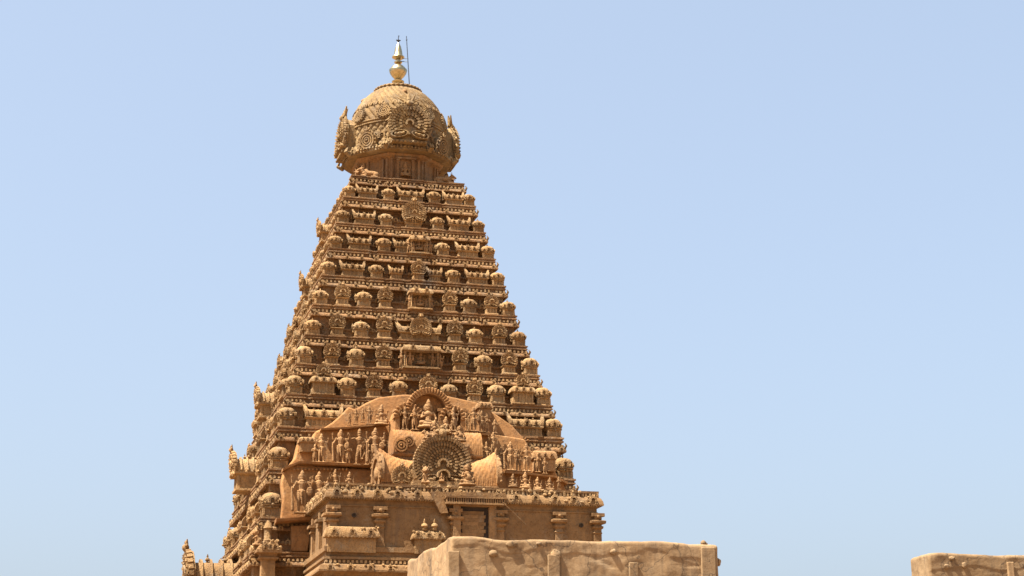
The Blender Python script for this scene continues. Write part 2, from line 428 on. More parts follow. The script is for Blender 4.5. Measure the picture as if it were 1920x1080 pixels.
def standing(kind):
    """figure one unit tall, facing -y: guardian, attendant, dancer"""
    mb = MB(); hip = .46
    sway = {'guardian': .0, 'attendant': .025, 'dancer': .05, 'folded': .0}[kind]
    # legs
    for s in (-1, 1):
        k = (s*.075+sway*.3, -.015, .25); f = (s*.07, 0, .03)
        if kind == 'dancer' and s == 1: k = (.16, -.07, .33); f = (.05, -.05, .17)
        mb.tube((s*.055+sway, 0, hip), k, .068, .045); mb.tube(k, f, .045, .03)
        mb.tube(f, (f[0]+s*.02, f[1]-.07, f[2]-.012), .026, .02)
        mb.ball((f[0], f[1], f[2]+.03), .038, None, 8, 4, 1, 1, .5)       # anklet
    # torso
    mb.ball((sway, 0, hip+.01), .10, None, 10, 6, 1.12, .78, .8)
    mb.tube((sway, 0, hip+.03), (sway*.4, 0, .60), .075, .07); mb.tube((sway*.4, 0, .58), (0, 0, .69), .075, .095)
    mb.ball((0, -.01, .70), .098, None, 10, 6, 1.2, .72, .7)
    mb.tube((0, 0, .72), (0, 0, .79), .038, .036)
    # belt, sash and necklace
    mb.lathe([(.105, -.02), (.115, 0), (.105, .02)], 12, Matrix.Translation((sway, 0, hip+.05)), 2, 1.05, .8)
    mb.tube((sway-.02, -.08, hip+.02), (sway*.5, -.075, .2), .026, .016); mb.tube((sway+.09, -.02, hip+.03), (.15, -.01, .27), .02, .012)
    mb.ball((0, -.045, .735), .06, None, 8, 5, 1.2, .7, .6)
    head(mb, (0, -.012, .825), .055, .15)
    # halo plate behind the head keeps figure and wall together
    if kind != 'dancer': mb.ball((0, .04, .83), .105, None, 12, 5, 1, .25, 1)
    def arm(s, el, ha, r=.032):
        sh = (s*.125, 0, .725); mb.tube(sh, el, r, r*.82); mb.tube(el, ha, r*.8, r*.6)
        mb.ball(ha, .03, None, 7, 5, .8, 1, 1.15)
        for i in range(4):
            mb.tube((ha[0]+(i-1.5)*.011, ha[1]-.012, ha[2]+.015), (ha[0]+(i-1.5)*.016, ha[1]-.022, ha[2]+.05), .008, .007, 5)
        mb.tube(ha, (ha[0]-s*.035, ha[1]-.02, ha[2]+.018), .009, .008, 5)
    if kind == 'guardian':
        arm(-1, (-.20, -.01, .60), (-.24, -.08, .52)); arm(1, (.21, -.01, .60), (.15, -.08, .53))
        arm(-1, (-.23, .01, .70), (-.245, -.02, .83), .028); arm(1, (.23, .01, .70), (.245, -.02, .83), .028)
        mb.tube((-.25, -.09, .58), (-.22, -.08, .06), .022, .04)                 # club
        mb.ball((.17, -.08, .5), .1, None, 10, 5, .8, .25, 1.1)                  # small shield
    elif kind == 'attendant':
        arm(-1, (-.19, -.01, .61), (-.17, -.10, .71)); arm(1, (.19, 0, .58), (.17, -.02, .44))
        arm(1, (.22, .01, .69), (.225, -.02, .81), .026); arm(-1, (-.22, .01, .69), (-.225, -.02, .81), .026)
    elif kind == 'folded':
        arm(-1, (-.18, -.03, .60), (-.03, -.12, .64)); arm(1, (.18, -.03, .60), (.03, -.12, .64))
    else:
        arm(-1, (-.24, -.02, .70), (-.33, -.05, .82)); arm(1, (.22, -.03, .64), (.10, -.11, .60))
    mb.box(-.17, .17, -.10, .08, -.02, .02)
    return remeshed(mb, 'statue', .011)

def seated(kind='deity'):
    mb = MB()
    for s in (-1, 1):
        k = (s*.27, -.12, .12); mb.tube((s*.09, 0, .12), k, .085, .065)
        if kind == 'king' and s == 1:
            mb.tube(k, (s*.20, -.15, -.18), .06, .042); mb.tube((s*.20, -.15, -.19), (s*.2, -.24, -.21), .035, .028)
        else: mb.tube(k, (-s*.06, -.19, .07), .06, .04)
    b = 1.45 if kind == 'dwarf' else 1.0
    mb.ball((0, 0, .15), .13, None, 10, 6, 1.15, .9, .85)
    mb.tube((0, 0, .15), (0, 0, .34), .105*b, .095*b); mb.ball((0, -.02, .42), .125, None, 10, 6, 1.2, .75, .8)
    if kind == 'dwarf': mb.ball((0, -.07, .24), .17, None, 10, 7)
    mb.tube((0, 0, .46), (0, 0, .56), .05, .048); mb.ball((0, -.07, .46), .07, None, 8, 5, 1.2, .6, .6)
    head(mb, (0, -.02, .62), .082, .26 if kind != 'dwarf' else .14)
    mb.ball((0, .06, .63), .16, None, 12, 5, 1, .25, 1.05)
    def arm(s, el, ha, r=.045):
        sh = (s*.165, 0, .46); mb.tube(sh, el, r, r*.8); mb.tube(el, ha, r*.8, r*.6); mb.ball(ha, .04, None, 7, 5)
        for i in range(4): mb.tube((ha[0]+(i-1.5)*.015, ha[1]-.02, ha[2]), (ha[0]+(i-1.5)*.02, ha[1]-.045, ha[2]+.05), .011, .009, 5)
        mb.tube(ha, (ha[0]-s*.05, ha[1]-.02, ha[2]+.02), .012, .01, 5)
    arm(-1, (-.24, -.03, .30), (-.13, -.17, .34)); arm(1, (.25, -.03, .28), (.22, -.16, .19))
    if kind == 'deity':
        arm(-1, (-.28, .02, .42), (-.29, -.04, .58), .036); arm(1, (.28, .02, .42), (.29, -.04, .58), .036)
    mb.lathe([(.34, -.06), (.37, -.02), (.30, .04), (.32, .08)], 14, None, 2.4, 1, .75)
    return remeshed(mb, 'statue', .014)

def bull_mesh():
    """kneeling bull, one unit long, facing -x"""
    mb = MB()
    mb.tube((-.22, 0, .26), (.26, 0, .24), .19, .20, 12); mb.ball((-.16, 0, .46), .10, None, 10, 6, 1, .8, 1)
    mb.ball((.32, 0, .22), .20, None, 10, 6, .8, 1, 1); mb.tube((-.26, 0, .32), (-.42, 0, .50), .14, .10, 10)
    mb.tube((-.42, 0, .53), (-.58, 0, .44), .095, .06, 10); mb.ball((-.6, 0, .42), .06, None, 8, 5)
    mb.ball((-.36, 0, .34), .1, None, 8, 5, .6, .5, 1.5)
    for s in (-1, 1):
        mb.tube((-.40, s*.07, .60), (-.38, s*.12, .74), .03, .012); mb.tube((-.37, s*.09, .55), (-.32, s*.2, .53), .035, .02)
        mb.ball((-.5, s*.07, .54), .022, None, 6, 4)
        mb.tube((-.2, s*.15, .14), (-.44, s*.16, .07), .065, .05); mb.tube((-.44, s*.16, .07), (-.24, s*.2, .05), .045, .04)
        mb.ball((.28, s*.17, .17), .14, None, 8, 5, 1, .6, 1); mb.tube((.34, s*.2, .07), (.08, s*.22, .05), .05, .04)
    mb.tube((.48, 0, .26), (.46, .12, .06), .03, .02)
    mb.lathe([(.02, 0), (.03, 0)], 6)
    mb.box(-.5, .5, -.27, .27, -.06, .03)
    return remeshed(mb, 'bull_statue', .018)

def lion_mesh():
    """upright rearing lion crest, one unit tall, facing -y"""
    mb = MB()
    mb.tube((0, .05, .08), (0, 0, .5), .17, .14, 10); mb.ball((0, -.08, .66), .16, None, 10, 7); mb.ball((0, -.2, .62), .09, None, 8, 5)
    for s in (-1, 1):
        mb.tube((s*.1, -.02, .45), (s*.16, -.2, .36), .05, .04); mb.tube((s*.13, 0, .12), (s*.18, -.16, .03), .08, .05)
        mb.tube((s*.1, -.04, .78), (s*.2, 0, .98), .045, .012); mb.ball((s*.15, -.04, .7), .06)
        mb.ball((s*.06, -.2, .72), .03, None, 6, 4)
        mb.tube((s*.14, .02, .55), (s*.3, .04, .72), .04, .015)
    mb.ball((0, 0, .86), .07); mb.box(-.24, .24, -.22, .18, -.03, .04)
    return remeshed(mb, 'lion_crest', .024)

ME = {'kuta': kuta_mesh(), 'kuta_round': kuta_mesh(True), 'sala': sala_mesh(1.7), 'sala_long': sala_mesh(2.1), 'sala_short': sala_mesh(1.1),
      'nasi': nasi_mesh(), 'pav': pavilion_mesh(1.6, 1.7, .9), 'pav_wide': pavilion_mesh(2.8, 1.9, 1.0), 'gable': gable_block_mesh(),
      'guardian': standing('guardian'), 'attendant': standing('attendant'), 'dancer': standing('dancer'), 'folded': standing('folded'),
      'deity': seated('deity'), 'king': seated('king'), 'dwarf': seated('dwarf'), 'bull': bull_mesh(), 'lion': lion_mesh()}
VARIANTS = {'kuta': [ME['kuta'], kuta_mesh(), kuta_mesh(False, False), kuta_mesh()], 'kuta_round': [ME['kuta_round'], kuta_mesh(True), kuta_mesh(True, False)],
            'sala': [ME['sala'], sala_mesh(1.7), sala_mesh(1.7)], 'nasi': [ME['nasi'], nasi_mesh(), nasi_mesh(), nasi_mesh()]}
NAME = {'kuta': 'domed_shrine', 'kuta_round': 'domed_shrine', 'sala': 'barrel_shrine', 'sala_long': 'barrel_shrine', 'sala_short': 'barrel_shrine', 'nasi': 'fan_gable',
        'pav': 'niche_pavilion', 'pav_wide': 'niche_pavilion', 'gable': 'projecting_gable', 'bull': 'bull_statue', 'lion': 'lion_crest'}
def put(kind, parent, x, y, z, rz=0.0, s=1.0, **k):
    """one more copy of an ornament, parented to the part it belongs to (parents sit at the origin)"""
    if 'kuta' in kind or 'sala' in kind: k.setdefault('sz', .9 if z > 31 else 1.0)
    if kind == 'nasi': k.setdefault('sz', .93)
    return link(random.choice(VARIANTS[kind]) if kind in VARIANTS else ME[kind], NAME.get(kind, 'statue'), parent, TR(x, y, z, rz, s, **k))

# ---------------------------------------------------------------- ground
g = MB(); n = 24; S = 1600
for i in range(n+1):
    for j in range(n+1): g.v.append((-S+2*S*i/n, -S+2*S*j/n, 0))
g.f = [(i*(n+1)+j, (i+1)*(n+1)+j, (i+1)*(n+1)+j+1, i*(n+1)+j+1) for i in range(n) for j in range(n)]
go = g.build('ground', 'ground'); go['kind'] = 'structure'

# ---------------------------------------------------------------- the tower
tower = empty('temple_tower')
tag(tower, 'tall ochre stepped temple tower crowned by a carved dome and gilt finial', 'tower')
Z = [47.26, 45.20, 42.86, 40.58, 38.27, 35.77, 33.26, 30.86, 28.43, 25.91, 22.74, 19.22, 16.80]
W = [4.55, 5.30, 5.94, 6.56, 7.18, 7.86, 8.50, 9.22, 9.98, 10.60, 11.25, 11.84, 12.40]
# rows: (kind, pixel x, scale) for the ornaments of the front face; y is the row's ledge
ROWS = {
 1: (368, [('sala', 688, .95), ('kuta', 728, .92), ('sala_long', 770, .95), ('kuta', 813, .92), ('sala', 850, .95)]),
 2: (417, [('sala', 682, .98), ('kuta', 723, .97), ('BIGFAN', 775, 1.15), ('kuta', 820, .97), ('sala', 860, .98)]),
 3: (464, [('sala', 673, 1.02), ('kuta', 719, 1.03), ('sala_short', 751, .95), ('PAV', 784, .82), ('kuta', 829, 1.0), ('sala', 876, 1.02)]),
 4: (516, [('sala', 660, 1.05), ('kuta', 705, 1.03), ('sala_short', 742, .95), ('nasi', 783, 1.15), ('sala_short', 814, .95), ('kuta', 849, 1.03), ('sala', 894, 1.05)]),
 5: (572, [('nasi', 641, 1.15), ('kuta', 681, 1.08), ('nasi', 721, 1.15), ('PAV', 786, .92), ('nasi', 842, 1.15), ('kuta', 879, 1.08), ('nasi', 920, 1.15)]),
 6: (629, [('nasi', 631, 1.18), ('kuta', 676, 1.12), ('nasi', 719, 1.18), ('SALAFAN', 785, 1.12), ('nasi', 851, 1.18), ('kuta', 890, 1.12), ('nasi', 935, 1.18)]),
 7: (684, [('nasi', 621, 1.22), ('kuta', 667, 1.15), ('nasi', 718, 1.22), ('PAVW', 787, .95), ('nasi', 861, 1.22), ('kuta', 906, 1.15), ('nasi', 953, 1.22)]),
 8: (741, [('HOOD', 604, 1.2), ('kuta', 650, 1.18), ('nasi', 700, 1.2), ('kuta', 747, 1.1), ('nasi', 801, 1.25), ('kuta', 842, 1.1), ('nasi', 888, 1.2), ('kuta', 931, 1.18), ('HOOD', 978, 1.2)]),
 9: (800, [('sala_long', 605, 1.25), ('sala_long', 985, 1.25)]),
 10: (880, [('nasi', 574, 1.35), ('nasi', 1016, 1.4)]),
 11: (972, []),
 12: (1034, []),
}
def plan(w, bays, step=.14, kw=1.25):
    """stepped square plan: bays = [(t0, t1)] along each face stand forward"""
    side = []
    iv = [(-w, -w+kw)] + sorted(bays) + [(w-kw, w)]
    mer = []
    for a, b in iv:
        a, b = max(a, -w), min(b, w)
        if mer and a < mer[-1][1]+.22: mer[-1] = (mer[-1][0], max(b, mer[-1][1]))
        else: mer.append((a, b))
    for k, (a, b) in enumerate(mer):
        if k > 0: side += [(mer[k-1][1], -(w-step)), (a, -(w-step)), (a, -w)]
        if k < len(mer)-1: side.append((b, -w))
    pts = []
    for q in range(4):
        c, s = round(math.cos(q*PI/2)), round(math.sin(q*PI/2))
        pts.append((-w*c+w*s, -w*s-w*c))
        for t, y in side: pts.append((t*c-y*s, t*s+y*c))
    out = []
    for p in pts:
        if not out or (Vector(p)-Vector(out[-1])).length > 1e-4: out.append(p)
    return out

HALF = {'kuta': .55, 'sala': .9, 'sala_long': 1.1, 'sala_short': .6, 'nasi': .55, 'PAV': .9, 'PAVW': 1.6, 'SALAFAN': 1.5, 'BIGFAN': .9, 'HOOD': .8}
ROT = {'front': 0.0, 'left': -PI/2, 'right': PI/2}
storeys = []
layout = {}
for i in range(1, 13):
    py, items = ROWS[i]; lst = []
    for kind, px, s in items:
        p = at(px, py+(px-640)*.045, -(W[i]-.45)); lst.append((kind, p.x, s))
    layout[i] = lst
for j in range(0, 13):
    bays = [(x-HALF[k]*s, x+HALF[k]*s) for k, x, s in layout.get(j, [])]
    if j in (9, 10): bays = [(-W[j]+2.0, -W[j]+4.2), (-4, 4), (W[j]-4.2, W[j]-2)]
    if j >= 11: bays = [(-W[j]+2.4, -W[j]+5.0), (-4.4, 4.4), (W[j]-5, W[j]-2.4)]
    if j == 0: bays = [(-1.2, 1.2)]
    kw = 1.2*(1+.03*j)
    path = plan(W[j], bays, .13, kw)
    zj = Z[j]; zn = Z[j+1] if j < 12 else 0.0
    k = min(1.3, max(.9, (zj-zn)/2.25)) if j < 12 else 1.2
    gap = (W[j+1]-W[j]) if j < 12 else .4
    prof = [(-.2, 0), (0, 0), (0, -.09), (-.09, -.12), (-.09, -.19), (-.02, -.21), (-.02, -.28), (-.16, -.31), (-.16, -.55), (-.14, -.56), (-.02, -.59), (.07, -.66), (.12, -.75), (.13, -.83), (.11, -.86), (-.02, -.86), (-.06, -.82), (-.2, -.82)]
    mb = MB(); mb.sweep(path, [(a, zj+b*k) for a, b in prof])
    mb.box(-W[j]+.3, W[j]-.3, -W[j]+.3, W[j]-.3, zj-.83*k, zj-.012)          # floor behind the cornice
    zc = zn + (.62*k if j < 12 else 1.5)
    sq_ = [(-W[j], -W[j]), (W[j], -W[j]), (W[j], W[j]), (-W[j], W[j])]
    mb.sweep(sq_, [(-.50, zj-.8*k), (-.50, zj-1.0*k), (-.60, zj-1.02*k), (-.60, zc+.16), (-.45, zc+.15), (-.22, zc+.07), (-.15, zc-.05), (-.20, zc-.11), (-.26, zc-.13), (-.26, zn+.12), (-.12, zn+.10), (-.12, zn-.3)])
    for ax in (-1, 1):
        for ay in (-1, 1):
            mb.box(ax*(W[j]-.75)-.55, ax*(W[j]-.75)+.55, ay*(W[j]-.75)-.55, ay*(W[j]-.75)+.55, zn-.2, zj-.75*k)
    # shallow pilasters on the wall behind the shrines
    for q in range(4):
        R_ = Matrix.Rotation(q*PI/2, 4, 'Z')
        t = -W[j]+.7
        while t < W[j]-.6:
            mb.box(t-.09, t+.09, -W[j]+.47, -W[j]+.75, zc, zj-.84*k, R_); t += .78
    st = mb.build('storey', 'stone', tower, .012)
    storeys.append(st)
    # carved frieze: block ends above the curved eave, small gables on it
    fb = MB()
    for q in range(4):
        R_ = Matrix.Rotation(q*PI/2, 4, 'Z')
        nb = int(2*W[j]/.30)
        for b in range(nb):
            t = -W[j]+.15+(2*W[j]-.3)*b/(nb-1)
            if random.random() < .04: continue
            h = random.uniform(.14, .21)
            fb.box(t-.075, t+.075, -W[j]-.02+random.uniform(-.01, .03), -W[j]+.4, zj-.54*k, zj-.54*k+h, R_, .015)
        ng = max(5, int(2*W[j]/1.15))
        for b in range(ng+1):
            t = -W[j]+.25+(2*W[j]-.5)*b/ng+random.uniform(-.12, .12)*(0 < b < ng)
            kudu(fb, R_ @ Matrix.Translation((t, -W[j]-.06, zj-.70*k)), .15*k, .10)
            if random.random() < .8:
                tt = t+.55
                kudu(fb, R_ @ Matrix.Translation((tt, -W[j]+.24, zc+.06)), .19, .14); fb.ball((tt-.3, -W[j]+.3, zc+.08), .12, R_, 7, 4, 1.3, .9, .9); fb.ball((tt+.3, -W[j]+.3, zc+.08), .12, R_, 7, 4, 1.3, .9, .9)
        # crest curls on the corners
        for s_ in (-1, 1):
            T = R_ @ Matrix.Translation((s_*(W[j]+.08), -W[j]-.08, zj-.5*k)) @ Matrix.Rotation(s_*PI/4, 4, 'Z')
            fb.tube((0, .1, -.2), (0, -.06, .02), .1, .07, 6, T); fb.tube((0, -.06, .02), (0, .04, .2), .07, .03, 6, T)
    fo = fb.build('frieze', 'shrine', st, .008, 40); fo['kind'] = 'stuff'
# shrines on the ledges: row i stands on storey i
fanbig = MB(); fan(fanbig, Matrix.Identity(4), 1.0, 5, 25, .3); ME['fan_big'] = fanbig.mesh('fan_gable', 'shrine', .006, 40); NAME['fan_big'] = 'fan_gable'
hoodm = MB()
hoodm.box(-.75, .75, -.55, .4, 0, .1); hoodm.box(-.62, .62, -.42, .4, .1, .75)
for x in (-.6, -.22, .22, .6): hoodm.box(x-.06, x+.06, -.47, .2, .1, .75)
hood(hoodm, -.62, .62, -.42, .4, .74, .42, .2)
for x in (-.45, 0, .45): kudu(hoodm, Matrix.Translation((x, -.58, .92)), .14, .1)
for x in (-.62, .62): hoodm.ball((x*1.15, -.5, .82), .09)
fan(hoodm, Matrix.Translation((0, -.3, 1.5)), .42, 3, 15, .2); hoodm.box(-.3, .3, -.25, .3, 1.1, 1.7, None, .05)
ME['hood'] = hoodm.mesh('niche_pavilion', 'shrine', .006, 40); NAME['hood'] = 'niche_pavilion'

for i in range(1, 13):
    st = storeys[i]; w = W[i]; z = Z[i]; d = w-.52
    cs = {1: .92, 2: .97, 3: 1.0, 4: 1.03, 5: 1.07, 6: 1.1, 7: 1.13, 8: 1.16, 9: 1.22, 10: 1.32, 11: 1.5, 12: 1.4}[i]
    ck = 'kuta_round' if i in (1, 2, 8, 11) else 'kuta'
    for sx, sy in ((-1, -1), (1, -1), (-1, 1), (1, 1)):
        if i == 12 and sy < 0: continue
        put(ck, st, sx*(w-.58*cs), sy*(w-.58*cs), z, random.choice((0, PI/2, PI)), cs*random.uniform(.97, 1.02))
    for face in ('front', 'left'):
        R_ = Matrix.Rotation(ROT[face], 4, 'Z')
        items = layout[i]
        if face == 'left':
            base = layout[i] if layout[i] and i <= 8 else [('nasi', -w*.66, 1.25), ('kuta', -w*.42, 1.25), ('nasi', w*.42, 1.25), ('sala', w*.66, 1.25), ('GABLE' if i in (10, 12) else 'sala_long', 0, 1.3)]
            items = []
            for kind, x, s in base:
                if abs(x) < 1.0 and i in (2, 4, 8, 10, 12): kind, x = 'GABLE', 0
                elif kind in ('PAV', 'PAVW', 'SALAFAN', 'BIGFAN'): kind = 'sala_long'
                elif kind == 'HOOD': kind = 'hood'
                items.append((kind, x, s))
        for kind, x, s in items:
            s *= random.uniform(.97, 1.03)
            def go_(mk, px_, dy, dz, sc, **kk):
                v = R_ @ Vector((px_, -d+dy, z+dz)); return put(mk, st, v.x, v.y, v.z, ROT[face], sc, **kk)
            if kind in ME and kind != 'hood': go_(kind, x, .05 if kind != 'nasi' else -.1, 0, s)
            elif kind in ('HOOD', 'hood'): go_('hood', x, 0, 0, s)
            elif kind == 'PAV':
                go_('pav', x, .1, 0, s*1.05); go_('deity', x, -.35, .36, .98); go_('attendant', x-.85, -.5, .0, 1.1); go_('folded', x+.85, -.5, .0, 1.1); go_('folded', x-.45, -.5, .1, .8); go_('attendant', x+.45, -.5, .1, .8)
            elif kind == 'PAVW':
                go_('pav_wide', x, .1, 0, s); go_('deity', x, -.4, .42, 1.05); go_('guardian', x-.85, -.6, .1, 1.2); go_('attendant', x+.85, -.6, .1, 1.2); go_('folded', x-1.45, -.4, .0, 1.3); go_('attendant', x+1.45, -.4, .0, 1.3)
            elif kind == 'SALAFAN':
                go_('sala_long', x, .1, 0, s, sx=1.35); go_('fan_big', x+.05, -.5, .95, .8)
            elif kind == 'BIGFAN':
                go_('fan_big', x, -.25, 1.25, .92); go_('sala', x, .1, 0, .8)
            elif kind == 'GABLE':
                big = {2: 1.25, 4: 1.3, 8: 1.7, 10: 2.1, 12: 3.3}.get(i, 1.6)
                go_('gable', x, .35 if i < 12 else -.3, .0 if i < 12 else -3.4, big)

# ---------------------------------------------------------------- neck, dome and finial
neck = MB()
def octo(r, rot=PI/8): return [(r*math.cos(rot+k*PI/4), r*math.sin(rot+k*PI/4)) for k in range(8)]
neck.lathe([(3.65, 47.2), (3.65, 47.5), (3.45, 47.55), (3.35, 47.6), (3.3, 47.75), (3.3, 49.3), (3.4, 49.4), (3.7, 49.55), (3.85, 49.72), (3.6, 49.8), (3.4, 50.3)], 8, None, 2, rot=PI/8)
for k in range(8):
    a = k*PI/4
    T = Matrix.Rotation(a, 4, 'Z')
    for x in (-1.1, -.72, .72, 1.1): neck.box(x-.08, x+.08, -3.2, -2.9, 47.6, 49.4, T)
nk = neck.build('dome_neck', 'stone', tower, .012)
nm = MB()
nm.box(-.75, .75, -.2, .2, 0, .12); nm.box(-.7, .7, .0, .25, .12, 1.75)
for x in (-.62, .62): nm.box(x-.1, x+.1, -.15, .1, .12, 1.6); nm.box(x-.15, x+.15, -.2, .1, 1.6, 1.75)
nm.box(-.85, .85, -.3, .2, 1.75, 1.9)
ME['niche'] = nm.mesh('niche', 'stone', .01); NAME['niche'] = 'niche'
for k in range(4):
    T = Matrix.Rotation(k*PI/2, 4, 'Z'); v = T @ Vector((0, -3.2, 47.55)); put('niche', nk, v.x, v.y, v.z, k*PI/2)
    v = T @ Vector((0, -3.3, 47.95)); put('deity', nk, v.x, v.y, v.z, k*PI/2, 1.25)
for sx, sy in ((-1, -1), (1, -1), (-1, 1), (1, 1)):          # pairs of kneeling bulls on the corners of the platform
    put('bull', nk, sx*3.0, sy*3.85, 47.3, 0 if sx < 0 else PI, 1.6, sz=.85)
    put('bull', nk, sx*3.85, sy*2.6, 47.3, (PI/2 if sy < 0 else -PI/2), 1.5, sz=.85)

prof = [(3.3, 49.75), (4.15, 49.78), (4.36, 49.84), (4.36, 49.98), (4.22, 50.2), (4.06, 50.5), (3.88, 51.1), (3.86, 51.7), (3.90, 52.3), (3.88, 52.9), (3.78, 53.5), (3.58, 54.1), (3.28, 54.7), (2.88, 55.25), (2.40, 55.75), (1.95, 56.1), (1.9, 56.2), (1.95, 56.25), (1.9, 56.4), (1.5, 56.55), (1.0, 56.68), (.5, 56.75)]
fine = []
for a, b in zip(prof[:-1], prof[1:]):
    q = 9 if 50.2 < a[1] < 56 else 2
    for t in range(q): fine.append((a[0]+(b[0]-a[0])*t/q, a[1]+(b[1]-a[1])*t/q))
fine.append(prof[-1])
NS = 512; db = MB()
for r, z in fine:
    for k in range(NS):
        th = 2*PI*k/NS
        ca = math.cos(((th+PI/8) % (PI/4))-PI/8)
        oct_ = (1/ca)*math.cos(PI/8)*1.04
        blend = max(0, min(1, (55.5-z)/5))
        rr = r*((1-blend)+blend*(.45+.55*oct_))
        if 50.45 < z < 56.0:
            u = th*40/(2*PI)*2; v = (z-50.45)*2.6
            amp = .15
            l1 = abs(math.sin(PI*(u*.5+v*.55))); l2 = abs(math.sin(PI*(u*.5-v*.55)))
            rr += amp*(min(l1, l2)**.5-.6) if z < 52.6 else .2*(l1**.6-.6)
        db.v.append((rr*math.cos(th), rr*math.sin(th), z))
for i in range(len(fine)-1):
    for k in range(NS):
        k2 = (k+1) % NS; db.f.append((i*NS+k, i*NS+k2, (i+1)*NS+k2, (i+1)*NS+k))
db.f.append(tuple(range((len(fine)-1)*NS, len(fine)*NS)))
dome = db.build('dome', 'dome', tower, 0, 60)
# dome ornaments
fan2 = MB(); fan(fan2, Matrix.Identity(4), 1.0, 5, 29, .32, .6); 
fan2.box(-.85, .85, -.14, .5, -.95, -.80); fan2.prism([(-.75, -.8), (.75, -.8), (.8, .5), (.4, .9), (-.4, .9), (-.8, .5)], 0, .8)
for t in range(9): fan2.ball((-.8+.2*t, -.16, -.9), .07)
for a in range(13):
    an = -.5+(PI+1.0)*a/12; fan2.tube((1.0*math.cos(an), -.1, 1.0*math.sin(an)), (1.16*math.cos(an+.1), -.1, 1.16*math.sin(an+.1)), .07, .02, 5, None, False)
for s in (-1, 1): fan2.tube((s*.1, -.12, 1.15), (s*.32, -.1, 1.62), .1, .03, 6); fan2.tube((s*.2, -.1, 1.2), (s*.55, -.05, 1.4), .07, .02, 6)
fan2.tube((0, -.1, 1.2), (0, -.05, 1.7), .12, .04, 6)
ME['fan_dome'] = fan2.mesh('fan_gable', 'dome', .006, 40); NAME['fan_dome'] = 'fan_gable'
med = MB()
med.prism([(.6*math.cos(2*PI*i/20), .6*math.sin(2*PI*i/20)) for i in range(20)], -.08, .4)
for r0 in (.14, .30, .46): med.arch(r0, r0+.09, -.2, .1, 0, 2*PI, 20)
for a in range(16): med.ball((.62*math.cos(2*PI*a/16), -.1, .62*math.sin(2*PI*a/16)), .07)
med.ball((0, -.15, 0), .1); med.tube((0, -.1, .65), (0, -.1, .95), .12, .03, 6)
for s in (-1, 1): med.tube((s*.1, -.1, .68), (s*.3, -.1, .85), .07, .03, 6)
ME['medallion'] = med.mesh('medallion', 'dome', .006, 40); NAME['medallion'] = 'medallion'
for k in range(4):
    R_ = Matrix.Rotation(k*PI/2, 4, 'Z'); X = Matrix.Rotation(-.07, 4, 'X')
    link(ME['fan_dome'], 'fan_gable', dome, R_ @ Matrix.Translation((0, -4.38, 51.8)) @ X @ Matrix.Scale(1.66, 4))
    v = R_ @ Vector((0, -3.78, 55.05))
    link(ME['lion'], 'lion_crest', dome, R_ @ Matrix.Translation((0, -3.15, 54.0)) @ Matrix.Rotation(-.5, 4, 'X') @ Matrix.Scale(2.0, 4))
    R2 = Matrix.Rotation(k*PI/2+PI/4, 4, 'Z')
    link(ME['medallion'], 'medallion', dome, R2 @ Matrix.Translation((0, -4.22, 50.75)) @ Matrix.Rotation(.1, 4, 'X') @ Matrix.Scale(1.25, 4))
    for da, zz, sc, rr in ((-.30, 53.2, .95, 3.86), (.30, 53.2, .95, 3.86)):
        R3 = Matrix.Rotation(k*PI/2+PI/4+da, 4, 'Z')
        link(ME['medallion'], 'medallion', dome, R3 @ Matrix.Translation((0, -rr, zz)) @ Matrix.Rotation(-.22, 4, 'X') @ Matrix.Scale(sc, 4))
ringb = MB()
for a in range(32):
    th = 2*PI*a/32; T = Matrix.Rotation(th, 4, 'Z')
    ringb.ball((0, -1.85, 56.3), .16, T, 7, 5, 1, 1.2, .7)
    ringb.ball((0, -1.2, 56.55), .14, T, 7, 5, .8, 2.0, .6)
ringb.build('lotus_ring', 'dome', dome, 0, 60)['kind'] = 'stuff'
band = MB()
for a in range(8):
    T8 = Matrix.Rotation(a*PI/4, 4, 'Z')
    for t in range(5):
        x = (t-2)*.72; kudu(band, T8 @ Matrix.Translation((x, -4.16, 50.12)), .22, .14)
        band.ball((x+.36, -4.2, 50.05), .13, T8, 6, 4); band.ball((x+.36, -4.0, 50.42), .12, T8, 6, 4)
    for s_ in (-1, 1):
        band.tube((s_*1.72, -4.25, 49.85), (s_*1.80, -4.62, 50.05), .16, .1, 6, T8); band.tube((s_*1.80, -4.62, 50.05), (s_*1.76, -4.5, 50.4), .1, .05, 6, T8)
for a in range(96):
    th = 2*PI*a/96; T = Matrix.Rotation(th, 4, 'Z'); band.ball((0, -4.40, 50.02), .1, T, 6, 4)
for a in range(120):
    th = 2*PI*a/120; ca = math.cos(((th+PI/8) % (PI/4))-PI/8); rr = 3.93*(1-.58+.58*(.45+.55/ca*math.cos(PI/8)*1.04))
    T = Matrix.Rotation(th+PI/2, 4, 'Z'); band.ball((0, -rr, 52.62), .13, T, 6, 4, 1.1, .9, .8); band.box(-.12, .12, -rr-.07, -rr+.3, 52.36, 52.46, T)
for k in range(8):
    for t in range(-2, 3):
        R3 = Matrix.Rotation(k*PI/4+t*.135, 4, 'Z'); kudu(band, R3 @ Matrix.Translation((0, -3.93+.03*abs(t), 51.2)), .3, .16); kudu(band, R3 @ Matrix.Translation((0, -3.55, 54.1)) @ Matrix.Rotation(-.5, 4, 'X'), .2, .1)
band.build('beaded_eave', 'dome', dome, 0, 60)['kind'] = 'stuff'

